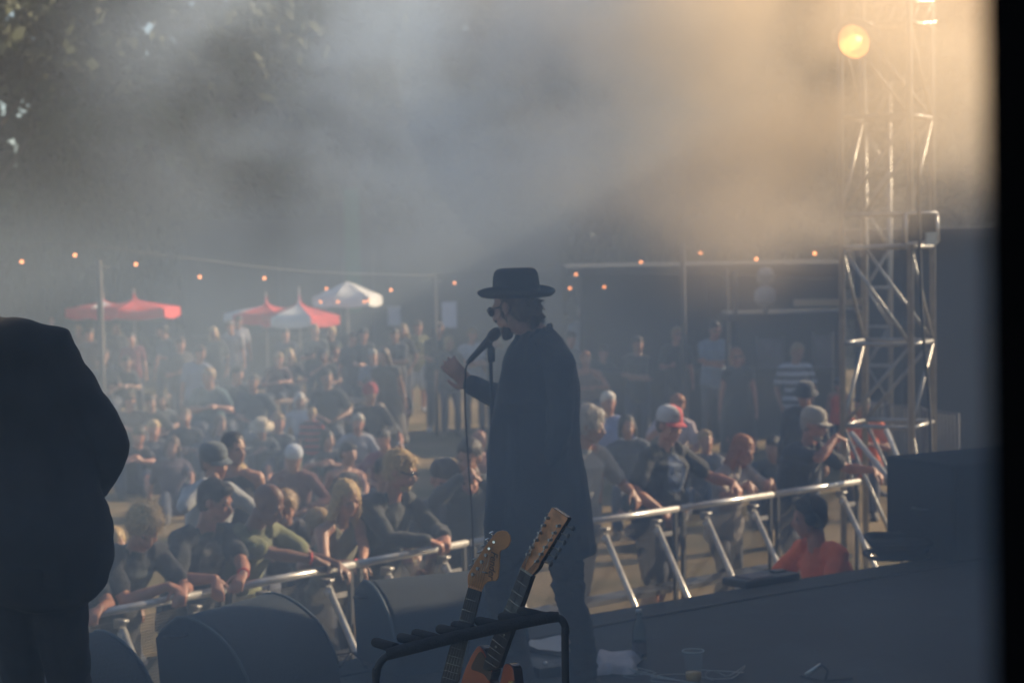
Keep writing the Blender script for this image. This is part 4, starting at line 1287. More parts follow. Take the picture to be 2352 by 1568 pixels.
# ---------------------------------------------------------------- right side of the stage, with added sun-blocking drapes
b = MB()
drape = thing('black_drape', 'low unseen black drape added at the right front corner to block the sun', 'curtain', (3.42, 13.6, STAGE_Z))  # added out of view to keep direct sun off the stage front
def drape_mesh(p, q, h, folds, amp, z0=.01):
    b = MB(); n = folds * 6; a = Vector(p); c = Vector(q); d = (c - a).normalized(); s = Vector((-d.y, d.x, 0)); prev = None
    for i in range(n + 1):
        t = i / n; o = a.lerp(c, t) + s * amp * math.sin(2 * math.pi * folds * t) + s * .01 * math.sin(17 * t)
        v = (b.bm.verts.new(o + Vector((0, 0, z0))), b.bm.verts.new(o * 1.0 + Vector((0, 0, h))))
        if prev: b.bm.faces.new((prev[0], v[0], v[1], prev[1])).smooth = True
        prev = v
    return b
M_DRAPE = mat('black_serge', (.003, .003, .0035), .95, var=.3, vscale=4, spec=.05)
dm = drape_mesh((0, 0, 0), (-.10, -2.55, 0), 2.1, 10, .04); dm.build('cloth', M_DRAPE, drape)
sun_block_drape = thing('black_drape', 'tall unseen black drape added further back along the right side to block the sun', 'curtain', (3.28, 11.3, STAGE_Z))  # added out of view; height stepped to shade the players, not the smoke
dm = drape_mesh((0, 0, 0), (-.10, -1.7, 0), 3.62, 7, .04); dm.build('cloth', M_DRAPE, sun_block_drape)
dm = drape_mesh((-.10, -1.7, 0), (-.58, -9.7, 0), 4.2, 28, .04); dm.build('cloth', M_DRAPE, sun_block_drape)
# near leg drape at the right edge, a metre from the lens
nl = thing('black_drape', 'black drape leg very close on the right edge of the picture', 'curtain', (0, 0, STAGE_Z))
NYD = .80
pa = at(989, 60, Y=NYD); pbm = at(1001, 640, Y=NYD)
b = MB(); prev = None
for i in range(41):
    t = i / 40; x = t * 1.3; w = .02 * math.sin(t * 50)
    lo_ = Vector((pbm.x + x + (pbm.x - pa.x) * 3.2, NYD + w - .2 * t, 0.01)); hi_ = Vector((pa.x + x - (pbm.x - pa.x) * 3.5, NYD + w - .2 * t, 3.4))
    v = (b.bm.verts.new(lo_), b.bm.verts.new(hi_))
    if prev: b.bm.faces.new((prev[0], v[0], v[1], prev[1])).smooth = True
    prev = v
b.build('cloth', M_DRAPE, nl)
# bass cabinet stack at the far right corner of the stage
cabp = D(2110, 1300, z=STAGE_Z)
M_CARPET = mat('black_carpet_covering', (.006, .007, .008), .95, spec=.1)
sp = thing('loudspeaker', 'large black loudspeaker box at the right corner of the stage, below the truss tower', 'loudspeaker', cabp + Vector((.17, .30, -.0)), R(28))
b = MB(); b.box((.62, .1, .30), (1.36, .62, .60)); b.build('cabinet', M_CARPET, sp, bevel=.02)
b = MB(); b.box((.62, -.213, .30), (1.26, .006, .52)); b.build('grille', M_CARPET, sp)
b = MB(); b.tube([(-.06, .0, .30), (-.09, .0, .30), (-.09, .12, .30), (-.06, .12, .30)], .009, 8); b.build('handle', M_BLACK, sp)
# heap of cable by the cabinet
b = MB(); rr = random.Random(8); hp_ = D(2015, 1285, z=STAGE_Z)
for i in range(16):
    r_ = rr.uniform(.10, .20); z = .012 + i * .008; ox, oy = rr.uniform(-.03, .03), rr.uniform(-.03, .03)
    b.tube([(ox + math.cos(a) * r_, oy + math.sin(a) * r_, z + .006 * math.sin(3 * a)) for a in [2 * math.pi * k / 20 for k in range(20)]], .011, 6, closed=True)
tag(b.build('cable_coil', M_RUBBER, loc=hp_ + Vector((.15, .05, 0))), 'heap of coiled black cable beside the loudspeaker box', 'cable')

# ================================================================== THE FIELD
# ---------------------------------------------------------------- crowd barrier
def poly_at(P, d):
    """point and direction at distance d along a polyline"""
    for a, b_ in zip(P, P[1:]):
        L = (b_ - a).length
        if d <= L: return a.lerp(b_, d / L), (b_ - a).normalized()
        d -= L
    return P[-1].copy(), (P[-1] - P[-2]).normalized()
def poly_len(P): return sum((b_ - a).length for a, b_ in zip(P, P[1:]))
RL = poly_len(RAILP)
M_DKP = mat('dull_post', (.06, .06, .06), .7)
M_PANEL = bpy.data.materials.new('perforated_sheet'); M_PANEL.use_nodes = True
pn = M_PANEL.node_tree; pbs = pn.nodes['Principled BSDF']; pbs.inputs['Base Color'].default_value = (.09, .09, .09, 1); pbs.inputs['Metallic'].default_value = .4; pbs.inputs['Roughness'].default_value = .6
tcp = pn.nodes.new('ShaderNodeTexCoord'); mpp = pn.nodes.new('ShaderNodeMapping'); mpp.inputs['Scale'].default_value = (60, 60, 60); vv = pn.nodes.new('ShaderNodeTexVoronoi'); vv.inputs['Randomness'].default_value = 0; vv.inputs['Scale'].default_value = 1
pn.links.new(tcp.outputs['Object'], mpp.inputs[0]); pn.links.new(mpp.outputs[0], vv.inputs['Vector'])
gtp = pn.nodes.new('ShaderNodeMath'); gtp.operation = 'GREATER_THAN'; gtp.inputs[1].default_value = .60
pn.links.new(vv.outputs['Distance'], gtp.inputs[0]); pn.links.new(gtp.outputs[0], pbs.inputs['Alpha'])
nsec = int(RL / 1.0)
for i in range(nsec):
    p, d = poly_at(RAILP, i * RL / nsec + RL / nsec / 2)
    w = RL / nsec
    inn = Vector((d.y, -d.x, 0))        # towards the stage
    side = ['at the far left', 'left of the dark haired leaner', 'under the forearms of the man in the print shirt', 'below the red wristband', 'in front of the sleeveless blonde woman', 'in front of the grey blond man', 'left of the singer’s coat', 'behind the singer’s coat', 'right of the singer’s knee', 'in front of the man in the red and white cap', 'in front of the brown haired girl', 'left of the orange steward', 'behind the orange steward', 'at the far right end']
    t = thing('crowd_barrier', 'silver barrier section ' + side[min(i, len(side) - 1)], 'barrier', (p.x, p.y, 0), math.atan2(d.y, d.x), 'aluminium barrier sections along the front of the crowd')
    # local: x along, -y towards the stage
    h = RAIL_Z - .025
    b = MB(); b.tube([(-w / 2 + .015, 0, h), (w / 2 - .015, 0, h)], .024, 12); b.build('top_rail', M_STEEL, t)
    for x in (-w * .46, w * .46):
        b = MB(); b.box((x, 0, h / 2), (.026, .03, h - .05)); b.build('post', M_DKP, t)
    for x in (-w * .25, w * .25):
        b = MB(); b.tube([(x, -.03, h - .10), (x, -.62, .05)], .021, 8); b.tube([(x, -.028, h - .115), (x, -.05, h - .15)], .030, 8); b.build('brace', M_STEEL, t)
        b = MB(); b.box((x, -.012, h - .075), (.05, .05, .05)); b.tube([(x - .03, -.045, h - .06), (x + .03, -.045, h - .06)], .011, 6); b.build('clamp', M_DARKSTEEL, t)
    b = MB(); b.box((0, -.30, .03), (w - .03, .95, .035)); b.build('foot_plate', M_DARKSTEEL, t)
    b = MB(); b.box((0, .16, .50), (w - .04, .20, .03)); b.build('step', M_DARKSTEEL, t)
    b = MB(); b.poly([(-w * .45, .024, .08), (w * .45, .024, .08), (w * .45, .024, h - .06), (-w * .45, .024, h - .06)]); b.build('mesh_panel', M_PANEL, t)
    b = MB(); b.box((w * .34, -.035, h - .16), (.10, .02, .03)); b.build('latch', M_STEEL, t)

# ---------------------------------------------------------------- truss towers
def tower(name, label, c, corners, z0, levels, rc, rb, diag, z1, group=None):
    t = thing(name, label, 'truss tower', (c.x, c.y, 0), 0, group)
    K4 = [Vector((x, y, 0)) for x, y in corners]
    for k in K4:
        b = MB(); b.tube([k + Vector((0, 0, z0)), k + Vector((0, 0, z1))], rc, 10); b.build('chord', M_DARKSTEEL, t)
    for z in levels:
        b = MB()
        for a, q in zip(K4, K4[1:] + K4[:1]): b.tube([a + Vector((0, 0, z)), q + Vector((0, 0, z))], rb * 1.25, 8)
        b.build('rung', M_DARKSTEEL, t)
    b = MB()
    for a, q in ((K4[0], K4[1]), (K4[1], K4[2]), (K4[0], K4[3]), (K4[3], K4[2])):
        for j, (za, zb) in enumerate(diag):
            u, v = (a, q) if j % 2 == 0 else (q, a)
            b.tube([u + Vector((0, 0, za)), v + Vector((0, 0, zb))], rb, 8)
    b.build('lattice', M_DARKSTEEL, t)
    return t
tc = at(887, 341, Y=16.6); TW = Vector((tc.x, 16.6, 0))
def zt(yd, Y=16.6): return D(2040, yd, Y=Y).z
cor = [(-.39, -.10), (.12, -.40), (.41, .12), (-.12, .39)]
lev = [zt(972), zt(785), zt(566), zt(492), zt(270), zt(60), zt(-150)]
dg_ = [(zt(972) , zt(785)), (zt(785), zt(566)), (zt(492), zt(270)), (zt(270), zt(60)), (zt(60), zt(-150)), (.15, zt(972))]
tw1 = tower('truss_tower', 'tall aluminium truss tower at the right front corner of the stage', TW, cor, .02, lev, .027, .015, dg_, 8.5)
for i, (x, y) in enumerate(cor):
    b = MB(); b.box((x, y, .03), (.16, .16, .04)); b.build('base_plate', M_STEEL, tw1)
# outriggers
for x0, y0, x1, y1 in ((1955, 993, 2042, 1098), (2036, 988, 2062, 1050)):
    a, c = D(x0, y0, Y=15.9), D(x1, y1, Y=15.3)
    e2 = a + (c - a) * (a.z / max(.05, (a.z - c.z))) * .98
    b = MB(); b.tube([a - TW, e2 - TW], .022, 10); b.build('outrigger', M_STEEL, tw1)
tb = thing('truss_tower', 'smaller pale truss tower behind the tall one', at(872, 341, Y=24), 0) if 0 else None
c2 = at(878, 341, Y=25.5); TW2 = Vector((c2.x, 25.5, GZ(25.5)))
cor2 = [(-.16, -.12), (.14, -.16), (.17, .12), (-.13, .16)]
lv = [.3 + .5 * k for k in range(10)]
dg2 = [(lv[k], lv[k + 1]) for k in range(9)]
tower('truss_tower', 'thin truss mast standing behind the tall tower', TW2, cor2, .02, lv, .02, .010, dg2, 4.9)
# lamp on the tower: parabolic can, its reflector emitting an amber glow of its own
def zz(yd): return zt(yd)
lp = thing('stage_lamp', 'round parabolic lamp glowing orange, clamped near the top of the tower', 'stage lamp', D(1962, 95, Y=16.1))
M_REFL = mat('glowing_amber_reflector', (.95, .60, .28), .28, metal=.85, var=.25, vscale=9)
rb_ = M_REFL.node_tree.nodes['Principled BSDF']; rb_.inputs['Emission Color'].default_value = (1, .50, .20, 1); rb_.inputs['Emission Strength'].default_value = 0.7  # emission stands in for light caught by the reflector
axl = Vector((-.50, -.72, -.28)).normalized()
b = MB(); b.lathe([(.001, -.262), (.040, -.26), (.075, -.22), (.125, -.06), (.142, .0), (.146, .015), (.138, .017)], axis=axl, n=30, cap=False); b.build('lamp_housing', M_BLACK, lp)
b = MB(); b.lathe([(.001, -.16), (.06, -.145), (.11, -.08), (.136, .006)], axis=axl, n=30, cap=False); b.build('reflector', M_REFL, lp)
M_BULB = bpy.data.materials.new('warm_filament'); M_BULB.use_nodes = True
pb = M_BULB.node_tree.nodes['Principled BSDF']; pb.inputs['Emission Color'].default_value = (1, .55, .22, 1); pb.inputs['Emission Strength'].default_value = 5.0
b = MB(); b.ball(axl * -.09, .028); b.build('bulb', M_BULB, lp)
b = MB(); yk = [Vector((.16, .0, 0)), Vector((.20, .05, .10)), Vector((.0, .12, .20)), Vector((-.16, .02, .08)), Vector((-.15, 0, 0))]
b.tube(smoothline(yk, 4), .010, 6); b.tube([(.0, .12, .2), (.26, .25, .14)], .014, 6); b.build('yoke', M_STEEL, lp)
# short truss arm reaching in at the top
ar = thing('horizontal_truss', 'sunlit horizontal truss bar at the top of the tower', 'truss', D(2095, 62, Y=16.4)); ao = Vector(ar.location)
b = MB(); P_ = [D(2010, 60, Y=16.4), D(2148, 52, Y=16.6)]
for dy, dz in ((0, 0), (.22, 0), (.11, .19)):
    b.tube([P_[0] - ao + Vector((0, dy, dz)), P_[1] - ao + Vector((0, dy, dz))], .020, 8)
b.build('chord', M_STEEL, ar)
b = MB()
for k in range(5):
    q = P_[0].lerp(P_[1], k / 5) - ao; r_ = P_[0].lerp(P_[1], (k + 1) / 5) - ao
    b.tube([q, r_ + Vector((0, .11, .19))], .009, 6); b.tube([q + Vector((0, .22, 0)), r_ + Vector((0, .11, .19))], .009, 6)
b.build('lattice', M_STEEL, ar)
# square floodlight with bright frame
fl = thing('floodlight', 'square floodlight with a shining metal frame on the tower', 'floodlight', D(2117, 522, Y=16.1)); fo = Vector(fl.location)
cn = [D(2081, 489, Y=16.1) - fo, D(2152, 488, Y=16.1) - fo, D(2155, 554, Y=16.1) - fo, D(2083, 558, Y=16.1) - fo]
b = MB()
for a, c in zip(cn, cn[1:] + cn[:1]): b.tube([a, c], .013, 8)
b.build('frame', M_STEEL, fl)
b = MB(); b.box((0, .09, 0), (.26, .14, .24)); b.build('housing', M_BLACK, fl, bevel=.01)
b = MB(); b.box((.07, -.02, -.09), (.09, .05, .10)); b.build('bracket', M_STEEL, fl)
b = MB(); b.box((0, .012, 0), (.23, .006, .21)); b.build('glass', M_GLASS, fl)
# cable up the tower
b = MB(); b.tube(smoothline([D(2108, 300, Y=16.0), D(2112, 560, Y=15.9), D(2120, 760, Y=15.8), D(2135, 930, Y=15.8), D(2140, 1060, Y=15.6), D(2146, 1180, Y=15.5)], 4), .014, 6)
tag(b.build('power_cable', M_RUBBER), 'black cable hanging down the near side of the truss tower', 'cable')

# ---------------------------------------------------------------- fence panels behind the tower
M_GALV = mat('galvanised_wire', (.10, .10, .105), .7, metal=.2)
fl_lab = ['left of the tower', 'between the tower legs', 'right of the tower']
for i, (x0, x1) in enumerate(((1945, 2035), (2040, 2120), (2125, 2200))):
    a, c = D(x0, 900, Y=24.5 - i * .8), D(x1, 893, Y=24.0 - i * .8); a.z = c.z = GZ(24)
    t = thing('fence_panel', 'grey barred crowd fence panel ' + fl_lab[i], 'fence', a, 0, 'crowd control fence panels'); d = c - a
    b = MB(); hh = 1.12
    b.tube([(0, 0, .12), (0, 0, hh), d + Vector((0, 0, hh)), d + Vector((0, 0, .12)), (0, 0, .12)], .019, 8); b.build('frame', M_GALV, t)
    b = MB(); nb = 9
    for k in range(1, nb): q = d * (k / nb); b.tube([q + Vector((0, 0, .12)), q + Vector((0, 0, hh))], .008, 6)
    b.build('bars', M_GALV, t)
    b = MB(); b.box(d * .12 + Vector((0, 0, .02)), (.05, .6, .03)); b.box(d * .88 + Vector((0, 0, .02)), (.05, .6, .03)); b.build('feet', M_GALV, t)

# ---------------------------------------------------------------- parasols
M_RED = mat('red_canvas', (.62, .05, .045), .85, var=.15, vscale=4)
M_WHITE = mat('white_canvas', (.70, .68, .66), .85, var=.12, vscale=4)
M_WOODP = mat('parasol_pole', (.35, .30, .25), .6)
def parasol(c, r, ztop, zrim, val, label, rot=0.0, white=False, n=6):
    g0 = GZ(c.y); zrim -= g0; ztop -= g0
    t = thing('parasol', label, 'parasol', (c.x, c.y, g0), rot, None)
    for k in range(n):
        b = MB(); a0, a1 = 2 * math.pi * k / n, 2 * math.pi * (k + 1) / n
        rows = []
        for (fr, fz) in ((0.012, 1.0), (.3, .74), (.6, .42), (1.0, 0.0)) if white else ((0.012, 1.0), (.03, .62), (.07, .44), (.20, .33), (.6, .16), (1.0, 0.0)):
            row = []
            for j in range(5):
                a = a0 + (a1 - a0) * j / 4
                chord = math.cos((a1 - a0) / 2) / math.cos(a - (a0 + a1) / 2)
                sag = -.05 * math.sin(math.pi * j / 4) * fr
                row.append(b.bm.verts.new((math.cos(a) * r * fr * chord, math.sin(a) * r * fr * chord, zrim + (ztop - zrim) * fz + sag)))
            rows.append(row)
        row = [b.bm.verts.new(v.co + Vector((0, 0, -val)) + Vector((v.co.x, v.co.y, 0)) * .01) for v in rows[-1]]; rows.append(row)
        for p, q in zip(rows, rows[1:]):
            for j in range(4): b.bm.faces.new((p[j], p[j + 1], q[j + 1], q[j])).smooth = True
        b.build('canopy_panel', M_WHITE if white or k == 1 else M_RED, t)
    b = MB(); b.tube([(0, 0, 0), (0, 0, ztop + .02)], .022, 8); b.build('pole', M_WOODP, t)
    b = MB()
    for k in range(n):
        a = 2 * math.pi * k / n; b.tube([(0, 0, zrim + (ztop - zrim) * .35), (math.cos(a) * r * .93, math.sin(a) * r * .93, zrim)], .010, 5)
    b.build('ribs', M_WOODP, t)
    b = MB(); b.box((0, 0, .04), (.5, .5, .08)); b.build('foot', M_BLACK, t, bevel=.02)
    return t
def par(xd, ytop, yrim, rdisp, zrim, **k):
    # distance from the rim level
    px, py = xd * 1024 / 2352, yrim * 1024 / 2352
    c = atg(px, py, zrim); s = FPX / c.y; zrim = c.z
    r = rdisp * .4354 / s
    ztop = at(px, ytop * 1024 / 2352, Y=c.y).z
    return c, r, ztop, zrim
for xd, yt, yr, rd, zr, lab, rot, wh in ((688, 660, 724, 94, 1.86, 'red and white striped parasol with a sharp peak, over the picnic tables', R(172), False),
                                (612, 672, 718, 102, 1.86, 'red and pale parasol just behind the sharply peaked one', R(110), False),
                                (308, 664, 706, 106, 2.10, 'red and white parasol right of the left light pole', R(20), False),
                                (236, 672, 706, 84, 2.10, 'dim red parasol behind the left light pole', R(200), False),
                                (798, 646, 680, 80, 2.25, 'all white parasol, farthest back', .2, True)):
    c, r, zt_, zr_ = par(xd, yt, yr, rd, zr)
    parasol(c, r, max(zt_, zr_ + .25), zr_, .20, lab, rot, wh)

# ---------------------------------------------------------------- picnic tables
M_TABLE = mat('weathered_pine', (.34, .22, .13), .75, var=.35, vscale=12)
def picnic(c, rz_, label):
    t = thing('picnic_table', label, 'picnic table', (c.x, c.y, GZ(c.y)), rz_, 'picnic tables among the crowd')
    b = MB()
    for k in range(5): b.box((0, -.30 + .15 * k, .74), (1.8, .138, .035))
    b.build('table_top', M_TABLE, t)
    for s in (-1, 1):
        b = MB(); b.box((0, s * .62, .45), (1.8, .25, .035)); b.build('bench_seat', M_TABLE, t)
    for s in (-1, 1):
        b = MB(); b.tube([(s * .65, -.22, .70), (s * .65, -.60, 0)], .03, 4); b.tube([(s * .65, .22, .70), (s * .65, .60, 0)], .03, 4); b.tube([(s * .65, -.70, .41), (s * .65, .70, .41)], .03, 4); b.build('leg_frame', M_TABLE, t)
    return t
TABS = [(690, 868, .15, 'brown picnic table under the peaked red and white parasol'), (765, 918, -.1, 'brown picnic table edge lit by the sun, behind the white haired woman'), (470, 905, .3, 'picnic table behind the heavy man in blue'), (1400, 858, .1, 'long dark table with three people leaning on it, right of the singer')]
for x, y, r_, lab in TABS: picnic(DG(x, y, .75), r_, lab)
# beer cups on the tables
M_BEER = mat('plastic_cup', (.5, .45, .35), .4)
for i, (x, y, lab) in enumerate(((668, 862, 'pale beer cup at the left of the picnic table under the parasol'), (705, 862, 'pale beer cup at the right of the picnic table under the parasol'), (1375, 852, 'beer cup on the long dark table'))):
    c = DG(x, y + 3, .762); b = MB(); b.lathe([(.030, 0), (.042, .12), (.039, .12), (.03, .01), (.001, .01)], n=14); tag(b.build('beer_cup', M_BEER, loc=c), lab, 'cup')

# ---------------------------------------------------------------- low dark buildings and bar behind the crowd
M_DKW = mat('dark_boarding', (.030, .033, .036), .9, var=.35, vscale=.8)
M_DKR = mat('grey_canvas_roof', (.07, .075, .075), .85, var=.2, vscale=1)
M_CANV = mat('pale_canvas', (.34, .35, .37), .9)
def hut(x0, x1, Y, h, depth, label, name='bar_tent', roof=M_DKR, openings=True):
    a, c = at(x0, 300, Y=Y), at(x1, 300, Y=Y); w = c.x - a.x
    t = thing(name, label, 'bar building', ((a.x + c.x) / 2, Y, GZ(Y))); h -= GZ(Y)
    b = MB(); b.box((0, depth / 2, h / 2), (w, depth, h)); b.build('wall', M_DKW, t)
    b = MB(); b.prism([(-w / 2 - .3, -.35), (w / 2 + .3, -.35), (w / 2 + .3, depth + .2), (-w / 2 - .3, depth + .2)], h + .003, h + .14); b.build('roof', M_DKW, t)
    n = max(2, int(w / 2.4))
    for k in range(n + 1):
        b = MB(); b.box((-w / 2 + w * k / n, -.03, h / 2), (.10, .06, h - .01)); b.build('post', M_DKW, t)
    if openings:
        b = MB(); b.box((0, -.28, .55), (w * .9, .5, 1.08)); b.build('counter', M_DKW, t, bevel=.02)
        b = MB(); b.box((0, -.30, 1.115), (w * .92, .62, .04)); b.build('counter_top', M_DKW, t)
    return t
hut(185, 372, 56, 3.40, 4, 'long dark bar tent with a pale roof edge, behind the left parasols')
hut(376, 560, 57, 2.9, 4, 'dark boarded hut behind the white parasol', 'boarded_hut', openings=False)
hut(585, 840, 33, 2.35, 3.5, 'low dark bar with a long counter, right of the singer')
hut(905, 1080, 27, 2.9, 4, 'dark tent shape added as backing beyond the fence panels, right of the tower', 'dark_backing', openings=False)  # added only to darken the view right of the tower
# notices on the hut
for x, y, w_, h_, lab in ((1032, 722, .42, .74, 'white paper notice pinned to the hut, right one'), (905, 725, .36, .55, 'faded paper notice pinned to the hut, left one')):
    p = D(x, y, Y=56.8); b = MB(); b.box((0, 0, 0), (w_, .01, h_)); tag(b.build('notice', mat('paper', (.62, .62, .72), .8), loc=p), lab, 'notice')
# green hanging banner
gp = D(810, 575, Y=55); b = MB(); b.box((0, 0, 0), (.42, .03, 3.4)); bn = thing('green_banner', 'tall narrow green banner above the white parasol', 'banner', (gp.x, 55, GZ(55))); gz_ = gp.z - GZ(55); o = b.build('cloth', mat('green_cloth', (.03, .14, .07), .8), bn); o.location = (0, 0, gz_)
b = MB(); b.tube([(-.3, .06, 0), (-.3, .06, gz_ + 1.55)], .03, 8); b.tube([(-.34, .06, gz_ + 1.5), (.30, .06, gz_ + 1.5)], .02, 6); b.build('pole', M_DKW, bn)
# pale banner panels on the right bar
for i, (x0, x1, y0, y1, lab) in enumerate(((1738, 1800, 778, 852, 'faded pale banner left of the man in the striped shirt'), (1868, 1912, 770, 860, 'faded pale banner right of the man in the striped shirt'))):
    a, c = D(x0, y0, Y=32.5), D(x1, y1, Y=32.5)
    t = thing('banner', lab, 'banner', ((a.x + c.x) / 2, 32.5, 0), 0)
    w_ = c.x - a.x; z1_, z0_ = a.z, c.z
    b = MB(); b.box((0, 0, (z0_ + z1_) / 2), (w_, .02, z1_ - z0_)); b.build('cloth', mat('slate_cloth', (.10, .105, .13), .9, var=.6, vscale=3), t)
    for s in (-1, 1):
        b = MB(); b.tube([(s * w_ / 2, .03, -.3), (s * w_ / 2, .03, z1_ + .05)], .02, 6); b.build('pole', M_DKW, t)

# ---------------------------------------------------------------- camera riser with white-hooded lamp
rp = D(1765, 700, Y=30); rs = thing('lighting_platform', 'raised wooden platform with a pale beam, right of the standing man in blue', 'platform', (rp.x, 30, 0))
b = MB()
for x in (-.5, 1.6):
    for y in (0, 1.2): b = MB(); b.tube([(x, y, -.3), (x, y, 2.45)], .035, 6); b.build('leg', M_DKW, rs)
b = MB(); b.box((.95, -.05, D(1800, 695, Y=30).z), (1.15, .07, .10)); b.build('beam', mat('pale_wood', (.55, .40, .24), .7), rs)
b = MB(); b.box((.55, .6, D(1800, 712, Y=30).z - .1), (2.3, 1.3, .12)); b.build('deck', M_DKW, rs)
wl_ = thing('spotlight', 'white-hooded spotlight standing on the lighting platform', 'spotlight', (rp.x, 30.2, D(1800, 712, Y=30).z - .04)); zz0 = wl_.location.z
b = MB(); z1_ = D(1760, 676, Y=30.2).z - zz0
b.lathe([(.10, z1_ - .16), (.17, z1_ - .08), (.16, z1_ + .06), (.06, z1_ + .14)], c=(-.02, 0, 0), n=18); b.build('hood', M_CANV, wl_)
b = MB(); b.lathe([(.05, z1_ + .15), (.13, z1_ + .20), (.13, z1_ + .32), (.08, z1_ + .40), (.001, z1_ + .42)], c=(-.01, 0, 0), n=16); b.build('lamp_head', M_CANV, wl_)
b = MB(); b.tube([(-.02, 0, 0), (-.02, 0, z1_ - .15)], .04, 8); b.build('stem', M_DARKSTEEL, wl_)

# ---------------------------------------------------------------- light poles, cable and bulbs
M_POLE = mat('grey_timber_pole', (.10, .09, .08), .9)
def lpole(xd, ytop, Y, label):
    p = D(xd, 800, Y=Y); z = D(xd, ytop, Y=Y).z - GZ(Y)
    t = thing('light_pole', label, 'pole', (p.x, Y, GZ(Y)), 0, None); b = MB(); b.tube([(0, 0, 0), (0, 0, z)], .04, 8); b.build('shaft', M_POLE, t)
    b = MB(); b.tube([(-.12, 0, z - .1), (.12, 0, z - .1)], .02, 6); b.build('hook', M_POLE, t)
lpole(233, 596, 26, 'pale light pole rising past the left parasols'); lpole(1000, 632, 34, 'grey light pole between the notices'); lpole(1571, 555, 30, 'thin light pole carrying the cable, right of the singer')
M_CAB = mat('pale_cable', (.09, .085, .075), .85)
CABL = [('pale cable sagging from the left edge to the pole by the notices', [(-30, 560, 27), (160, 560, 26.5), (400, 588, 27.5), (700, 622, 30), (1000, 632, 34)]),
        ('pale cable climbing behind the singer’s hat to the thin pole', [(1000, 632, 34), (1250, 612, 32), (1420, 582, 31), (1571, 556, 30)]),
        ('pale cable running from the thin pole to the truss tower', [(1571, 556, 30), (1750, 566, 24), (1930, 566, 16.9)]),
        ('lower faint cable right of the singer’s hat', [(1000, 640, 34), (1270, 628, 33), (1600, 628, 31), (1925, 640, 27)])]
for lab, pts in CABL:
    b = MB(); b.tube(smoothline([D(x, y, Y=Y) for x, y, Y in pts], 8), .011, 5); tag(b.build('cable', M_CAB), lab, 'cable')
M_FEST = bpy.data.materials.new('festoon_glow'); M_FEST.use_nodes = True
pb = M_FEST.node_tree.nodes['Principled BSDF']; pb.inputs['Base Color'].default_value = (.9, .35, .15, 1); pb.inputs['Emission Color'].default_value = (1, .33, .11, 1); pb.inputs['Emission Strength'].default_value = 2.0
bulbs = [(50, 600, 27, 'far left edge'), (172, 585, 27, 'left of the pale pole'), (312, 606, 27, 'above the left parasol'), (459, 635, 28, 'between the two parasol groups'), (607, 638, 29, 'above the peaked parasols'), (750, 662, 34, 'against the white parasol'), (776, 692, 36, 'under the white parasol, leftmost'), (837, 692, 36, 'under the white parasol, middle one'), (847, 689, 36.5, 'under the white parasol, rightmost'), (736, 692, 36, 'between the red and the white parasol'), (898, 665, 32, 'right of the white parasol'), (1044, 649, 33, 'left of the singer’s hat brim'), (1323, 629, 32, 'right of the hat, upper'), (1309, 661, 33, 'right of the hat, lower'), (1388, 658, 33, 'red one low between hat and thin pole'), (1472, 601, 31, 'left of the thin pole'), (1609, 580, 29, 'right of the thin pole'), (1737, 594, 24, 'above the white spotlight'), (1871, 581, 19, 'nearest the truss tower')]
for x, y, Y, lab in bulbs:
    p = D(x, y, Y=Y); s = .024 if Y > 22 else .020
    t = thing('festoon_bulb', 'small glowing orange bulb, ' + lab, 'light bulb', p, 0, 'festoon bulbs')
    b = MB(); b.ball((0, 0, 0), s); b.build('bulb', M_FEST, t)
    b = MB(); b.lathe([(.012, s * .8), (.012, s * .8 + .04), (.004, s * .8 + .06)], n=8); b.tube([(0, 0, s + .05), (0, 0, s + .16)], .004, 4); b.build('socket', M_BLACK, t)

# ---------------------------------------------------------------- trees
M_LEAF = mat('leaf_green', (.028, .042, .014), .8, var=.5, vscale=.6, var2=(.055, .072, .022)); M_LEAF2 = mat('leaf_dark_green', (.020, .034, .013), .8, var=.5, vscale=.5, var2=(.040, .056, .02))
for m_ in (M_LEAF, M_LEAF2):
    m_.node_tree.nodes['Principled BSDF'].inputs['Subsurface Weight'].default_value = 0
M_BARK = mat('bark', (.07, .055, .04), .9, var=.4, vscale=8)
def crown_mesh(seed, r, h, n, leaf, m):
    rr = random.Random(seed); vs, fs = [], []
    blobs = []
    for k in range(34):
        a, u = rr.uniform(0, 6.283), rr.uniform(-.9, 1)
        q = rr.uniform(.35, .95)
        blobs.append((Vector((math.cos(a) * math.sqrt(max(0, 1 - u * u)) * r * q, math.sin(a) * math.sqrt(max(0, 1 - u * u)) * r * q, u * h * q)), rr.uniform(.16, .34) * r))
    for k in range(n):
        c, br = blobs[rr.randrange(len(blobs))]
        d = Vector((rr.gauss(0, 1), rr.gauss(0, 1), rr.gauss(0, 1))).normalized()
        p = c + d * br * rr.random() ** .4
        nn = Vector((rr.gauss(0, 1), rr.gauss(0, 1), rr.gauss(0, 1) + .5)).normalized(); t = nn.orthogonal().normalized(); b_ = nn.cross(t)
        s = leaf * rr.uniform(.6, 1.3); i = len(vs)
        vs += [p - t * s, p + b_ * s * .55, p + t * s, p - b_ * s * .55]; fs.append((i, i + 1, i + 2, i + 3))
    me = bpy.data.meshes.new('crown'); me.from_pydata([tuple(v) for v in vs], [], fs); me.materials.append(m); return me
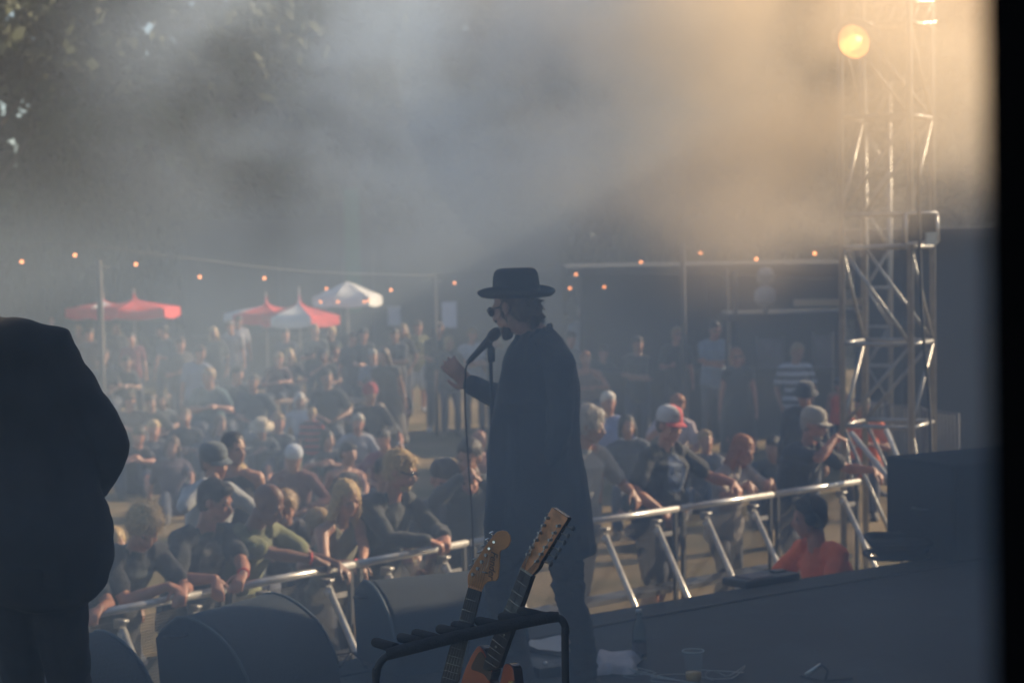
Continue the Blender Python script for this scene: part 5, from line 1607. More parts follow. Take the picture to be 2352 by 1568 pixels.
def trunk_mesh(seed, h, r):
    rr = random.Random(seed); b = MB()
    pts = [Vector((rr.uniform(-.15, .15) * k, rr.uniform(-.15, .15) * k, h * k / 4)) for k in range(5)]; pts[0] = Vector((0, 0, -.1))
    b.tube(pts, [r * 1.3, r, r * .85, r * .7, r * .5], 9)
    for k in range(7):
        q = pts[2 + k % 3]; a = rr.uniform(0, 6.28); L = rr.uniform(2, 4.5)
        b.tube([q, q + Vector((math.cos(a) * L * .5, math.sin(a) * L * .5, L * .45)), q + Vector((math.cos(a) * L, math.sin(a) * L, L))], [r * .4, r * .25, r * .08], 6)
    me = bpy.data.meshes.new('trunk'); bmesh.ops.recalc_face_normals(b.bm, faces=b.bm.faces); b.bm.to_mesh(me); b.bm.free(); me.materials.append(M_BARK); return me
CR = [crown_mesh(3, 6.0, 6.5, 11500, .27, M_LEAF), crown_mesh(9, 5.5, 7.0, 11000, .29, M_LEAF2), crown_mesh(17, 6.5, 6.0, 11500, .26, M_LEAF)]
TR = [trunk_mesh(1, 8, .35), trunk_mesh(2, 9, .40)]
tl = [(-40, 64, 1.0, 'far left tree, its crown cut by the picture edge'), (120, 70, 1.1, 'dark tree above the far left parasols'), (262, 64, .95, 'tree above the long bar tent'), (375, 76, 1.1, 'tree above the white parasol, sky showing beside its top'), (500, 66, 1.0, 'tall tree directly above the singer’s hat'), (630, 70, 1.0, 'tree right of the hat with sky spots'), (740, 64, .95, 'tree above the lighting platform'), (858, 70, 1.05, 'tree behind the truss tower'), (985, 64, 1.0, 'tree right of the truss tower'), (200, 96, 1.0, 'distant tree filling the gap left of centre'), (430, 98, 1.05, 'distant tree in the middle background'), (690, 97, 1.0, 'distant tree filling the gap right of centre'), (920, 98, 1.05, 'distant tree behind the tower')]
rr = random.Random(4)
for i, (px, Y, s, lab) in enumerate(tl):
    p = at(px, 300, Y=Y); hgt = rr.uniform(6.8, 8.6) * s
    t = thing('tree', lab, 'tree', (p.x, Y, GZ(Y)), rr.uniform(0, 6), 'trees beyond the field')
    o = bpy.data.objects.new('trunk', TR[i % 2]); COL.objects.link(o); o.parent = t; o.scale = (s, s, s * 1.05)
    o = bpy.data.objects.new('crown', CR[i % 3]); COL.objects.link(o); o.parent = t; o.location = (0, 0, hgt * .98); o.scale = (s * 1.12, s * 1.12, s * 1.15)
# clipped hedge closing the field under the crowns
hm = crown_mesh(23, 9.0, 2.3, 26000, .20, M_LEAF2)
for i, px in enumerate((-80, 110, 300, 490, 680, 870, 1060)):
    p = at(px, 300, Y=63); t = bpy.data.objects.new('hedge', hm); COL.objects.link(t); t.location = (p.x, 63, 1.0); t.rotation_euler = (0, 0, i * 1.3); t.scale = (.72, .30, 1.25)
    tag(t, ['hedge at the far left edge', 'hedge behind the dim red parasol', 'hedge behind the long bar tent', 'hedge behind the boarded hut', 'hedge left of the lighting platform', 'hedge behind the truss tower', 'hedge at the far right edge'][i], 'hedge', 'hedges behind the buildings')

# ================================================================== THE CROWD
def face_yaw(p, off=0.0, tgt=(0.2, 9.0)):
    fx, fy = tgt[0] - p.x, tgt[1] - p.y
    return math.degrees(math.atan2(-fx, fy)) + off
B_, DB, NV, GY_, LG, WH, RD = (.022, .022, .025), (.035, .045, .055), (.03, .04, .08), (.14, .145, .15), (.34, .34, .35), (.62, .62, .62), (.30, .04, .035)
PR = random.Random(77)
def top_h(P):
    J = skeleton(P); return (J['head'] + J['H'] @ Vector((0, 0, .125))).z, J['head']
def put(xd, yd, P, L, label, h=1.75, off=0.0, vox=None, group=None, zadd=0.0):
    """place a figure so that the top of its head is seen at (xd, yd)"""
    P = dict(P); r_ = PR.random
    P.setdefault('slean', (r_() - .5) * 14); P.setdefault('twist', (r_() - .5) * 44); P.setdefault('hroll', (r_() - .5) * 16)
    P['hpitch'] = P.get('hpitch', 4) + (r_() - .4) * 14; P['hyaw'] = P.get('hyaw', 0) + (r_() - .5) * 34
    th, hd = top_h(P); sc = h / 1.75
    p = DG(xd, yd, th * sc + zadd)
    yaw = face_yaw(p, off)
    o = rz(yaw) @ (Vector((hd.x, hd.y, 0)) * sc)
    s = FPX / p.y
    if vox is None: vox = .012 if s > 118 else .017 if s > 85 else .022
    return person(P, L, (p.x - o.x, p.y - o.y, GZ(p.y) + zadd), yaw, h, vox, label, group)
def at_rail(xd, P, L, label, h=1.75, turn=0.0, back=.42, vox=.0095):
    """stand a figure at the barrier so that its head is seen at xd"""
    _, hd = top_h(P); sc = h / 1.75; best = None
    for k in range(400):
        p, d = poly_at(RAILP, RL * k / 400)
        out = Vector((-d.y, d.x, 0)); yaw = math.degrees(math.atan2(out.x, -out.y)) + turn
        r = Vector((p.x, p.y, 0)) + out * back
        q = r + rz(yaw) @ (Vector(hd) * sc); px, _py = proj(q)
        if best is None or abs(px - xd * .43537) < best[0]: best = (abs(px - xd * .43537), r, yaw)
    return person(P, L, best[1], best[2], h, vox, label, None)
rl = RAIL_Z
# ---- leaning on the barrier
at_rail(178, pose_rail(1, hyaw=-5), dict(hair='long', hc='fair', fem=1, tc=DB, skin=2, band='R'), 'person at the barrier mostly hidden behind the dark musician, red wristband', 1.66)
at_rail(335, pose_rail(0, hpitch=34, hyaw=-14, lean=38), dict(hair='curly', hc='blond', tc=B_, skin=2, print=(.08, .09, .09)), 'person with curly blond hair looking down, hands clasped over the rail', 1.72)
at_rail(492, pose_rail(1, hyaw=26, hpitch=14, lean=26), dict(hair='short', hc='dark', tc=(.022, .026, .028), print=(.13, .12, .09), skin=2, bulk=1.12, band='L'), 'person in a dark print T-shirt, head turned right, red wristband on the rail', 1.72)
at_rail(618, pose_rail(2, hyaw=20, hpitch=26, lean=32, hR=(-.28, .47, 1.18), hL=(-.34, .50, 1.16)), dict(hair='bald', tc=(.16, .17, .08), skin=3, bulk=1.05, band='R'), 'person with shaved head in an olive shirt and open dark jacket, leaning', 1.70)
at_rail(795, pose_rail(1, hyaw=-12, hpitch=14, lean=20, hR=(.20, .42, 1.20), hL=(.16, .40, 1.22)), dict(hair='long', hc='blond', fem=1, top='tank', tc=(.13, .12, .07), skin=0, band='R'), 'person with long blond hair in an olive sleeveless top, arm straight to the rail', 1.58)
at_rail(922, pose_rail(0, hyaw=24, hpitch=12, lean=26, hR=(.10, .50, 1.18)), dict(hair='messy', hc='blond', tc=(.020, .024, .026), top='long', beard=1, glasses=1, skin=2, bulk=1.12), 'person with wavy grey-blond hair, goatee and glasses in black shirt', 1.74)
at_rail(1358, pose_rail(3, hyaw=30, hpitch=10, lean=10, hR=(.22, .12, 1.02), hL=(-.20, .30, 1.17)), dict(hair='curly', hc='grey', tc=(.26, .26, .25), skin=1), 'person with grey curly hair in a pale T-shirt right beside the singer’s coat', 1.80, back=.62)
at_rail(1540, pose_rail(3, hyaw=-8, hpitch=10, lean=12, hR=(.20, .20, 1.02), hL=(-.34, .40, 1.20)), dict(hair='short', hc='dark', tc=(.018, .020, .022), print=(.10, .13, .19), hat='cap', hatc=(.45, .46, .48), hatc2=(.55, .04, .04), skin=2, bulk=1.35, bot='shorts'), 'person in white and red cap and black print T-shirt, one hand on the rail', 1.76, back=.50)
at_rail(1705, pose_rail(1, hyaw=10, hpitch=20, lean=20, hR=(.16, .34, 1.34), hL=(-.10, .36, 1.34), rail=1.3), dict(hair='long', hc='ginger', fem=1, tc=(.30, .27, .25), skin=0), 'small person with long reddish hair in a pale T-shirt at the rail', 1.54, back=.44)
at_rail(1868, pose_rail(2, hyaw=16, hpitch=10, lean=26, hR=(-.05, .34, 1.50), eR=(1, .2, -.8), hL=(-.42, .42, 1.20)), dict(hair='short', hc='grey', hat='cap', hatc=(.36, .33, .28), tc=(.02, .022, .028), top='tee', beard=1, skin=2, bulk=1.15), 'person in a pale cap with one hand to the chin, last at the rail', 1.70)
# ---- second row
put(1018, 1056, pose_stand('side', hyaw=16, lean=22, pelvis=(0, -.1, .80), hR=(.28, .34, .90), hL=(-.2, .30, .92)), dict(hair='short', hat='capback', hatc=(.05, .04, .04), tc=(.10, .105, .12), print=(.04, .04, .05), skin=2), 'person with a cap turned backwards in a grey T-shirt, behind the grey-blond head', 1.72, vox=.012)
put(885, 1050, pose_stand('side', hpitch=10, lean=20, pelvis=(0, -.1, .74)), dict(hair='short', hc='dark', tc=(.09, .09, .10), skin=1), 'dim person half hidden left of the grey-blond head', 1.66, vox=.014)
put(1075, 1005, pose_stand('camera', hyaw=-10), dict(hair='short', hc='dark', tc=DB, top='long', skin=1), 'person in dark blue holding a small camera just left of the singer’s coat', 1.70, vox=.014)
put(735, 1168, pose_stand('camera', hyaw=30, hpitch=10, lean=24, pelvis=(0, -.15, .66), hR=(.07, .42, 1.22), hL=(-.07, .44, 1.18)), dict(hair='messy', hc='fair', tc=(.03, .03, .035), top='tee', skin=1), 'photographing person with fair hair between the olive jacket and the blonde woman', 1.55, vox=.012)
put(545, 1062, pose_stand('crossed', hpitch=14, lean=16, pelvis=(0, -.1, .74)), dict(hair='long', hc='blond', fem=1, tc=(.16, .17, .19), skin=0), 'person with a long blond mane behind the man in the print shirt', 1.62, vox=.013)
put(262, 1210, pose_stand('side', hpitch=14, lean=26, pelvis=(0, -.1, .70)), dict(hair='bob', hc='blond', fem=1, tc=DB, skin=0), 'blond person peeping out between the dark musician and the curly head', 1.45, vox=.013)
put(492, 1018, pose_stand('camera', hyaw=10, lean=8), dict(hat='cap', hatc=(.08, .10, .11), hair='short', tc=(.36, .37, .38), skin=1, top='long'), 'person in a dark cap and white shirt aiming a camera', 1.68, vox=.014)
put(537, 990, pose_stand('side', hyaw=12, hR=(.28, .10, .82)), dict(hair='pony', hc='dark', fem=1, top='tank', tc=B_, skin=0), 'person in a black sleeveless top with one long bare sunlit arm', 1.66, vox=.014)
# ---- seated on the grass, near
put(674, 1024, pose_sit_ground(2, hpitch=14), dict(hat='capback', hatc=(.42, .45, .50), hair='short', tc=(.11, .035, .035), top='long', skin=1), 'person seated cross-legged in a pale cap and dark red shirt', 1.80)
put(800, 1014, pose_sit_ground(1, hyaw=26), dict(hair='short', hc='dark', top='tank', tc=B_, fem=1, skin=0, bulk=1.15), 'person in a black tank top seated with bare sunlit right arm', 1.76)
put(600, 964, pose_sit_ground(3, hpitch=24), dict(hat='straw', hatc=(.50, .42, .30), hair='short', tc=DB, top='long', skin=1), 'person in a straw hat bending forward on the grass', 1.72)
put(688, 900, pose_sit_ground(1, hyaw=24), dict(hair='bob', hc='white', tc=(.48, .50, .55), fem=1, skin=0, top='long'), 'white haired person seated in a white shirt, leaning back', 1.76)
put(716, 936, pose_stand('side', hpitch=10, hyaw=12), dict(hair='pony', hc='blond', tc=(.42, .07, .07), tp='childstripes', fem=1, bot='shorts', bc=(.04, .12, .09), skin=0), 'blond child standing in a red and black striped shirt', 1.12, vox=.012)
put(787, 900, pose_sit_ground(3), dict(hair='long', hc='blond', fem=1, tc=(.12, .12, .14), skin=0), 'seated person with long blond hair and pale sandals beside the child', 1.72)
put(850, 880, pose_bench(0, seat=.32, hyaw=10), dict(hair='short', hat='beanie', hatc=(.35, .04, .05), tc=B_, skin=1, bulk=1.2, top='jacket'), 'heavy person in a dark red cap seated low left of the long haired man', 1.80)
put(868, 922, pose_sit_ground(1, hyaw=-20), dict(hair='long', hc='brown', tc=(.06, .065, .07), skin=2, bulk=1.3, bot='shorts', bc=(.07, .08, .11)), 'broad person with long hair leaning back on a lit arm, grey T-shirt', 1.86)
put(424, 934, pose_sit_ground(0, hyaw=12), dict(hair='pony', hc='brown', tc=B_, fem=1, skin=0, top='tee'), 'person in black sitting with knees up, left of the camera man', 1.76)
put(318, 978, pose_sit_ground(3, hpitch=18), dict(hair='short', hc='dark', tc=(.03, .03, .04), skin=2, top='tee'), 'person crouched forward with folded hands, next to the dark musician’s elbow', 1.76)
put(298, 902, pose_sit_ground(0, hyaw=18), dict(hair='short', hc='brown', tc=(.10, .08, .08), skin=2), 'person hugging one knee above the musician’s elbow', 1.76)
put(345, 905, pose_sit_ground(2), dict(hair='short', hc='dark', tc=B_, skin=1), 'dark person cross-legged with one lit cheek, second above the elbow', 1.72)
put(372, 900, pose_sit_ground(0, hyaw=-10), dict(hair='bob', hc='dark', fem=1, tc=DB, skin=0), 'dark haired person sitting between two others at the left', 1.72)
put(395, 1000, pose_sit_ground(1), dict(hair='bob', hc='brown', fem=1, tc=(.05, .03, .05), skin=0), 'person leaning back in plum colour above the curly blond head', 1.70)
# ---- left, seated at tables or standing
put(478, 842, pose_bench(1, hyaw=-30, lean=30), dict(hair='short', hc='fair', tc=(.05, .10, .12), bulk=1.45, skin=2, bot='shorts'), 'very broad person in a teal T-shirt and shorts bent forward on a bench', 1.86)
put(460, 792, pose_stand('side', hyaw=20), dict(hair='short', hc='brown', tc=(.26, .28, .36), skin=2), 'person in a pale blue shirt standing behind the broad man in teal', 1.70)
put(548, 724, pose_stand('drink', hyaw=20), dict(hair='short', hc='brown', tc=(.42, .42, .48), skin=2), 'person in a white T-shirt with a dark shoulder strap at the parasol edge', 1.84)
put(528, 735, pose_stand('side', hyaw=-10), dict(hair='short', hc='brown', tc=(.22, .21, .23), skin=2), 'person in grey just left of the white T-shirt', 1.80)
put(545, 838, pose_bench(0, hyaw=25), dict(hair='short', hc='dark', tc=DB, skin=2, bulk=1.1), 'person in navy seated below the man in the white T-shirt', 1.78)
put(372, 742, pose_stand('drinkL', hyaw=-60), dict(hair='short', hc='dark', tc=DB, skin=2), 'tall person in dark blue side-on with one lit arm, under the left parasol', 1.86, off=-40)
put(414, 772, pose_stand('drink'), dict(hair='short', hc='brown', tc=(.06, .05, .05), skin=2), 'thin lit figure holding a cup right of the tall one in dark blue', 1.74)
put(266, 742, pose_stand('side', hyaw=-10), dict(hair='long', hc='fair', fem=1, tc=(.05, .045, .05), skin=1), 'long fair-haired person beside the light pole', 1.70)
put(300, 762, pose_stand('drink'), dict(hair='short', hc='dark', tc=(.20, .04, .06), skin=2), 'person in wine red behind the light pole', 1.68)
put(205, 752, pose_stand('hips'), dict(hair='short', hc='dark', tc=(.07, .05, .05), skin=2), 'dim person left of the light pole', 1.74)
put(118, 728, pose_stand('crossed'), dict(hair='pony', hc='ginger', fem=1, tc=(.22, .07, .07), skin=2), 'person in dull red far left above the musician’s shoulder', 1.68)
put(290, 815, pose_bench(1), dict(hair='short', hc='dark', tc=B_, skin=1), 'person in black seated nearest the light pole', 1.74)
# ---- around the picnic table under the parasol
put(665, 798, pose_bench(2, hyaw=20), dict(hair='long', hc='blond', fem=1, tc=(.08, .08, .09), skin=0), 'person with sunlit blond hair at the picnic table, raising a hand', 1.72)
put(640, 808, pose_bench(1, hyaw=20), dict(hair='short', hc='fair', tc=(.10, .06, .06), skin=2), 'person with red-lit forearm at the left end of the picnic table', 1.72)
put(722, 742, pose_stand('drink', hyaw=20), dict(hair='short', hc='fair', tc=(.07, .075, .08), skin=2), 'person standing under the right rim of the peaked parasol holding a drink', 1.80)
put(744, 800, pose_bench(2, hyaw=10), dict(hair='bob', hc='dark', fem=1, tc=(.05, .05, .06), skin=0), 'person at the right end of the picnic table', 1.72)
put(770, 790, pose_bench(2, hyaw=14), dict(hair='short', hc='brown', tc=B_, skin=2), 'person in black turning away, right of the picnic table', 1.74)
put(803, 797, pose_bench(1, hyaw=40), dict(hair='long', hc='blond', fem=1, tc=(.12, .12, .14), skin=0), 'second blonde, seated right of the picnic table, hair lit gold', 1.74)
put(835, 752, pose_stand('side', hyaw=-15), dict(hair='short', hc='dark', tc=DB, skin=2), 'standing dark figure behind the second blonde', 1.76)
put(812, 760, pose_stand('drinkL', hyaw=30), dict(hair='short', hc='brown', tc=(.06, .06, .08), skin=2), 'person in slate holding a glass under the white parasol', 1.70)
put(856, 800, pose_bench(0), dict(hair='short', hc='grey', tc=(.20, .21, .26), skin=2), 'grey haired person in pale blue seated beside the woman in brown', 1.76)
put(880, 796, pose_stand('side', hyaw=-20, twist=-20), dict(hair='long', hc='brown', fem=1, top='dress', tc=(.10, .085, .07), bot=None, skin=0), 'person in a long brown dress with one lit forearm', 1.68)
put(905, 752, pose_stand('crossed'), dict(hair='short', hc='dark', tc=(.05, .05, .06), skin=1), 'shadowed person below the faded notice', 1.76)
put(750, 845, pose_bench(0, hyaw=10), dict(hair='short', hc='dark', tc=B_, skin=1, bulk=1.1), 'broad dark back between the picnic table and the red cap', 1.78)
put(580, 855, pose_bench(0), dict(hair='short', hc='dark', tc=(.04, .05, .06), skin=1), 'dark seated figure left of the picnic table front', 1.74)
put(525, 905, pose_sit_ground(2), dict(hair='short', hc='dark', tc=DB, skin=1), 'dark figure sitting right of the broad man’s legs', 1.74)
# ---- standing centre
put(960, 735, pose_stand('side', hyaw=24), dict(hair='short', hc='brown', tc=(.07, .16, .18), tp='floral', bot='shorts', bc=(.50, .52, .50), skin=2, shoes='white'), 'person in a patterned teal shirt and white shorts', 1.80)
put(1008, 738, pose_stand('crossed', hyaw=20), dict(hair='short', hc='brown', tc=(.03, .035, .04), bc=(.07, .08, .10), skin=2, bulk=1.15, shoes='white'), 'person with folded arms in a dark polo shirt, centre of the field', 1.88)
put(1032, 770, pose_stand('side', hyaw=20), dict(hair='bob', hc='blond', fem=1, tc=(.05, .05, .06), skin=0), 'blond head showing behind the man with folded arms', 1.68)
put(1086, 750, pose_stand('crossed', hyaw=12), dict(hair='short', hc='fair', tc=(.44, .43, .47), skin=2, bc=(.05, .05, .07)), 'person in a white shirt with folded arms behind the microphone', 1.80)
put(1140, 762, pose_stand('side', hyaw=12), dict(hair='long', hc='blond', fem=1, tc=(.10, .10, .10), skin=0), 'blond person glimpsed between microphone and singer', 1.70)
put(1100, 985, pose_sit_ground(0, hyaw=18), dict(hair='bald', tc=(.24, .10, .08), skin=2, top='tank'), 'bald sunlit person seated just left of the coat', 1.76)
# ---- right of the singer
put(1312, 760, pose_stand('crossed', hyaw=20), dict(hair='short', hc='brown', tc=(.10, .10, .10), skin=2), 'person whose lit face shows at the singer’s shoulder', 1.74)
put(1338, 700, pose_stand('side'), dict(hair='messy', hc='grey', tc=(.30, .31, .34), top='long', skin=0), 'pale grey-clad person in the smoke, far behind the shoulder', 1.85, zadd=.25)
put(1345, 805, pose_bench(1, seat=.6, hyaw=18), dict(hair='short', hc='ginger', tc=(.18, .12, .10), top='tank', skin=2), 'bare-armed person leaning on the long dark table', 1.76)
put(1386, 792, pose_bench(0, seat=.6, hyaw=18), dict(hair='short', hc='brown', tc=DB, skin=2), 'person in dark blue at the right end of the long dark table', 1.76)
put(1397, 897, pose_bench(0, seat=.42, hyaw=18), dict(hair='short', hc='white', tc=(.20, .26, .46), skin=2, bot='shorts', bc=(.06, .05, .05)), 'white haired person in a light blue shirt seated on a stool', 1.78)
put(1556, 905, pose_bench(2, seat=.40, hyaw=22), dict(hair='short', hc='ginger', tc=(.42, .34, .36), skin=2), 'ginger person in a pale pink shirt seated behind the red cap', 1.76)
put(1555, 748, pose_stand('drink', hyaw=16), dict(hair='short', hc='fair', tc=(.022, .022, .024), glasses=1, skin=2, bc=(.05, .05, .06)), 'person in a black T-shirt and sunglasses holding a drink by the thin pole', 1.80)
put(1642, 736, pose_stand('crossed', hyaw=22), dict(hair='short', hc='dark', tc=(.22, .27, .34), glasses=1, skin=2, bc=(.12, .12, .13), bulk=1.15), 'tall person in a light blue T-shirt and sunglasses with folded arms', 1.90)
put(1692, 796, pose_stand('side', hyaw=10), dict(hair='bob', hc='ginger', fem=1, top='dress', tc=(.018, .018, .02), bot=None, glasses=1, skin=2), 'person in a long black dress and sunglasses', 1.68)
put(1832, 786, pose_stand('pockets', hyaw=24, twist=10), dict(hair='short', hc='fair', tc=(.46, .47, .52), tp='stripes', top='tee', skin=1, bc=(.02, .02, .025)), 'boyish person in a navy and white striped T-shirt', 1.72, vox=.014)
put(1848, 878, pose_stand('side', hpitch=12), dict(hat='bucket', hatc=(.05, .05, .05), hair='short', tc=(.04, .04, .045), top='jacket', skin=1), 'person in a dark bucket hat between the striped shirt and the pale cap', 1.60, vox=.014)
put(1925, 868, pose_stand('side', hyaw=-10), dict(hair='short', hc='dark', hat='cap', hatc=(.06, .06, .06), tc=(.75, .10, .04), top='tank', skin=2), 'steward in a bright red-orange vest left of the tower leg', 1.20, vox=.014)
put(1978, 905, pose_bench(1, hyaw=-20), dict(hair='short', hc='dark', tc=(.80, .16, .05), skin=2), 'person in an orange shirt crouching behind the tower', 1.70, vox=.016)
put(1465, 770, pose_stand('crossed'), dict(hair='short', hc='dark', tc=(.04, .04, .04), skin=1), 'dim person far back between the singer and the thin pole', 1.74)
put(1500, 1045, pose_sit_ground(2), dict(hair='bob', hc='brown', fem=1, tc=(.05, .06, .05), skin=1), 'dark seated figure to the left behind the red cap', 1.70)
put(1775, 1000, pose_sit_ground(0, hyaw=-20), dict(hair='short', hc='dark', tc=(.03, .03, .035), skin=1), 'dark seated person between the black dress and the pale cap', 1.74)
# more of the seated crowd between the named ones
put(232, 812, pose_bench(0), dict(hair='short', hc='dark', tc=(.05, .05, .06), skin=1), 'person seated left of the light pole, shoulder to the musician', 1.74)
put(440, 888, pose_sit_ground(3), dict(hair='bob', hc='brown', fem=1, tc=(.12, .05, .06), skin=0), 'person in faded crimson on the grass before the broad man in teal', 1.70)
put(352, 962, pose_sit_ground(1, hyaw=15), dict(hair='short', hc='blond', tc=(.09, .10, .12), skin=2, bot='shorts'), 'blond person in shorts leaning back with lit shins at the left', 1.76)
put(505, 952, pose_sit_ground(0, hyaw=20), dict(hair='long', hc='brown', fem=1, tc=(.10, .10, .12), skin=0, bot='shorts'), 'brown haired person hugging bare knees in front of the camera man', 1.68)
put(565, 912, pose_sit_ground(2, hyaw=10), dict(hair='short', hc='fair', tc=(.06, .07, .09), skin=2), 'person cross-legged behind the straw hat, left side', 1.72)
put(822, 948, pose_sit_ground(2, hyaw=12), dict(hair='short', hc='grey', tc=(.26, .27, .32), skin=2, bot='shorts'), 'grey haired person in pale shirt seated below the red cap', 1.74)
put(912, 872, pose_sit_ground(0, hyaw=-10), dict(hair='short', hc='brown', tc=(.05, .05, .06), skin=2, bot='shorts'), 'dark shirted person with bare lit knees right of the long haired man', 1.74)
put(640, 948, pose_sit_ground(1, hyaw=20), dict(hair='short', hc='fair', tc=(.05, .06, .07), skin=2, bot='shorts'), 'person with long lit bare shins right of the straw hat', 1.72)
put(752, 985, pose_sit_ground(3, hyaw=10), dict(hair='bob', hc='dark', fem=1, tc=(.04, .05, .07), skin=0), 'dark haired person bent over, right of the striped child', 1.70)
put(880, 985, pose_sit_ground(2, hyaw=-20), dict(hair='short', hc='dark', tc=(.20, .04, .09), skin=2), 'person in magenta seated behind the grey-blond head', 1.70)
put(655, 1128, pose_stand('side', lean=30, pelvis=(0, -.2, .55), hpitch=20), dict(hair='messy', hc='fair', tc=(.05, .05, .06), skin=0), 'fair tousled head low between the shaved head and the photographer', 1.60, vox=.013)
put(1075, 1060, pose_stand('side', hyaw=-10, lean=10, pelvis=(0, -.1, .82)), dict(hair='short', hc='brown', tc=(.12, .13, .16), skin=2), 'person in grey-blue half hidden by the microphone cable', 1.66, vox=.014)
put(1440, 950, pose_bench(0, seat=.40, hyaw=10), dict(hair='bob', hc='dark', fem=1, tc=(.05, .06, .08), skin=0), 'dark haired person seated right of the light blue shirt', 1.66)
put(1620, 985, pose_sit_ground(1, hyaw=10), dict(hair='short', hc='fair', tc=(.09, .09, .10), skin=2), 'fair person on the grass behind the hand on the rail', 1.72)
# far crowd in the shade of the huts
rr = random.Random(21)
FAR = [(490, 748, 'far figure left of the two in white and grey'), (655, 752, 'far figure between the parasol poles'), (760, 748, 'far figure under the left rim of the white parasol'), (925, 742, 'far figure left of the patterned shirt'), (1420, 745, 'far figure on the bar counter, left one'), (1505, 742, 'far figure on the bar counter, right one'), (1725, 750, 'far figure right of the light blue T-shirt'), (180, 745, 'far figure left of the dim parasol')]
for i, (x, y, lab) in enumerate(FAR):
    f = rr.random() < .4
    put(x, y, pose_stand(rr.choice(['side', 'crossed', 'drink', 'pockets']), hyaw=rr.uniform(-25, 25)), dict(hair='long' if f else 'short', hc=rr.choice(['dark', 'brown', 'fair', 'blond']), fem=1 if f else 0, tc=rr.choice([B_, DB, NV, GY_, (.12, .05, .05), (.08, .10, .08)]), skin=rr.choice([0, 1, 2])), lab, rr.uniform(1.62, 1.82), off=rr.uniform(-30, 30), vox=.028)

# ---- steward in the pit, in orange, with ear defenders
ps = D(1905, 1147, z=1.42)
PS = pose_stand('side', lean=22, hpitch=6, hyaw=-30, pelvis=(0, -.05, .56), fR=(.18, .10, .085), fL=(-.16, -.18, .085), kR=(.3, 1, .2), kL=(-.3, 1, .2), hR=(.16, .42, .78), hL=(-.16, .44, .80), eR=(1, -.6, -.4), eL=(-1, -.6, -.4))
th, hd = top_h(PS); ps = D(1905, 1147, z=th)
st_, Jst = person(PS, dict(hair='short', hc='dark', tc=(.75, .12, .02), skin=2, bulk=1.1, bc=(.02, .02, .025)), (ps.x, ps.y, 0), 118, 1.80, .0095, 'person in an orange T-shirt and black headphones crouching in the pit')
c, H = Jst['head'], Jst['H']
b = MB()
for s in (-1, 1): b.lathe([(.020, -.012), (.042, -.010), (.045, .012), (.030, .026), (.001, .028)], c=c + H @ Vector((s * .083, -.004, .0)), axis=(H @ Vector((s, 0, 0))), n=18)
b.tube([c + H @ Vector((math.sin(a) * .100, -.01, math.cos(a) * .130)) for a in [-1.5 + 3.0 * k / 12 for k in range(13)]], .010, 8)
b.build('headphones', M_BLACK, st_)
# black case with papers at the stage lip, by the steward
cs = D(1745, 1352, z=STAGE_Z); cst = thing('equipment_case', 'low black equipment case with papers on the stage lip left of the steward', 'case', cs + Vector((0, .05, 0)), R(38))
b = MB(); b.box((.12, .10, .024), (.44, .20, .046)); b.build('case_body', M_BLACK, cst, bevel=.01)
b = MB(); b.box((.05, .08, .0505), (.18, .13, .005)); b.build('papers', M_LABEL, cst)
b = MB(); b.box((.26, .10, .053), (.09, .05, .010)); b.build('handset', M_BLACK, cst)

# ================================================================== AIR
def haze_box():
    m = bpy.data.materials.new('thin_smoky_air'); m.use_nodes = True
    nt = m.node_tree; nt.nodes.remove(nt.nodes['Principled BSDF'])
    v = nt.nodes.new('ShaderNodeVolumePrincipled')
    v.inputs['Color'].default_value = (0.76, 0.86, 1.0, 1)
    v.inputs['Density'].default_value = HAZE_D
    v.inputs['Anisotropy'].default_value = 0.35
    nt.links.new(v.outputs[0], nt.nodes['Material Output'].inputs['Volume'])
    b = MB(); b.box((20, 75, 11), (240, 170, 24.5))
    o = b.build('haze', m)
    tag(o, kind='stuff')
    return o
HAZE_D = 0.0018
haze_box()

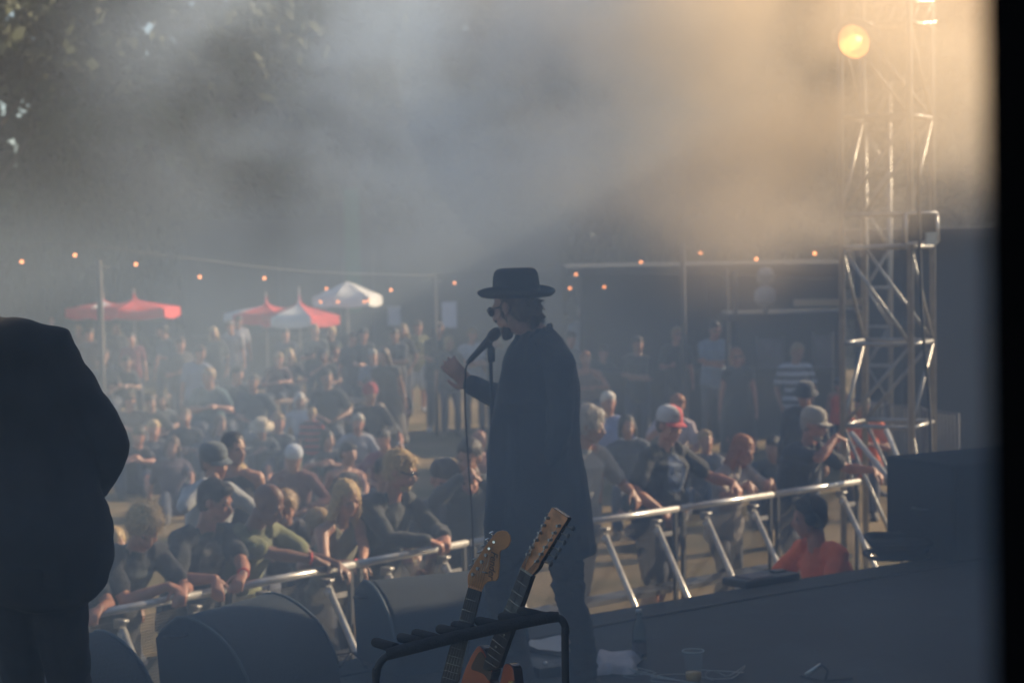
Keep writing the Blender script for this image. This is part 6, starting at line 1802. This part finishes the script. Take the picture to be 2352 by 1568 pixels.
def smoke(name, c, s, dens, noise_scale, lo, hi, col, aniso=0.45, seed=0.0, detail=3.0, rz=0.0, edge=0.55, warp=0.0):
    """a drifting bank of stage smoke: an ellipsoid whose density is broken up by noise"""
    m = bpy.data.materials.new(name); m.use_nodes = True
    nt = m.node_tree; nt.nodes.remove(nt.nodes['Principled BSDF'])
    N = nt.nodes.new; L = nt.links.new
    tc = N('ShaderNodeTexCoord')
    n = N('ShaderNodeTexNoise'); n.noise_dimensions = '3D'
    n.inputs['Scale'].default_value = 1.0; n.inputs['Detail'].default_value = detail; n.inputs['Roughness'].default_value = 0.5
    mp = N('ShaderNodeMapping'); mp.inputs['Location'].default_value = (seed * 3.7, seed * 1.3, seed * 2.1)
    mp.inputs['Scale'].default_value = tuple(noise_scale[i] * s[i] / 2 for i in range(3))
    L(tc.outputs['Object'], mp.inputs['Vector']); L(mp.outputs[0], n.inputs['Vector'])
    r = N('ShaderNodeMapRange'); r.interpolation_type = 'SMOOTHSTEP'
    r.inputs['From Min'].default_value = lo; r.inputs['From Max'].default_value = hi
    L(n.outputs['Fac'], r.inputs['Value'])
    ln = N('ShaderNodeVectorMath'); ln.operation = 'LENGTH'; L(tc.outputs['Object'], ln.inputs[0])
    f = N('ShaderNodeMapRange'); f.interpolation_type = 'SMOOTHSTEP'
    f.inputs['From Min'].default_value = 1.0; f.inputs['From Max'].default_value = 1.0 - edge
    f.inputs['To Min'].default_value = 0.0; f.inputs['To Max'].default_value = 1.0
    L(ln.outputs['Value'], f.inputs['Value'])
    mu = N('ShaderNodeMath'); mu.operation = 'MULTIPLY'; L(r.outputs[0], mu.inputs[0]); L(f.outputs[0], mu.inputs[1])
    mu2 = N('ShaderNodeMath'); mu2.operation = 'MULTIPLY'; L(mu.outputs[0], mu2.inputs[0]); mu2.inputs[1].default_value = dens
    v = N('ShaderNodeVolumePrincipled')
    v.inputs['Color'].default_value = (*col, 1)
    v.inputs['Anisotropy'].default_value = aniso
    L(mu2.outputs[0], v.inputs['Density'])
    L(v.outputs[0], nt.nodes['Material Output'].inputs['Volume'])
    b = MB()
    bmesh.ops.create_icosphere(b.bm, subdivisions=3, radius=1.02)
    o = b.build(name, m)
    o.location = c; o.scale = (s[0] / 2, s[1] / 2, s[2] / 2); o.rotation_euler = (0, 0, rz)
    tag(o, kind='stuff')
    return o
W = (0.99, 0.87, 0.71); BL = (0.72, 0.86, 1.0)  # warm sun and blue sky light put into the smoke tints
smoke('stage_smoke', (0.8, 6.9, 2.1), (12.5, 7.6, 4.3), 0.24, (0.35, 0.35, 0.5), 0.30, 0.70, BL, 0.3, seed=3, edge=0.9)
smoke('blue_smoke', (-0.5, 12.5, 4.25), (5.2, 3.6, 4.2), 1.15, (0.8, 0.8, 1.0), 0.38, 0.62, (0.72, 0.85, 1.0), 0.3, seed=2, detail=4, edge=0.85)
smoke('sun_tinted_smoke', (1.7, 12.8, 4.25), (4.8, 3.2, 3.8), 1.9, (0.8, 0.8, 1.0), 0.36, 0.60, W, 0.3, seed=1, detail=4, edge=0.8)
smoke('high_smoke', (3.1, 13.9, 5.1), (3.8, 3.4, 3.2), 0.5, (0.7, 0.7, 0.8), 0.36, 0.64, (0.98, 0.76, 0.55), 0.3, seed=6, edge=0.8)  # orange light put into the smoke colour
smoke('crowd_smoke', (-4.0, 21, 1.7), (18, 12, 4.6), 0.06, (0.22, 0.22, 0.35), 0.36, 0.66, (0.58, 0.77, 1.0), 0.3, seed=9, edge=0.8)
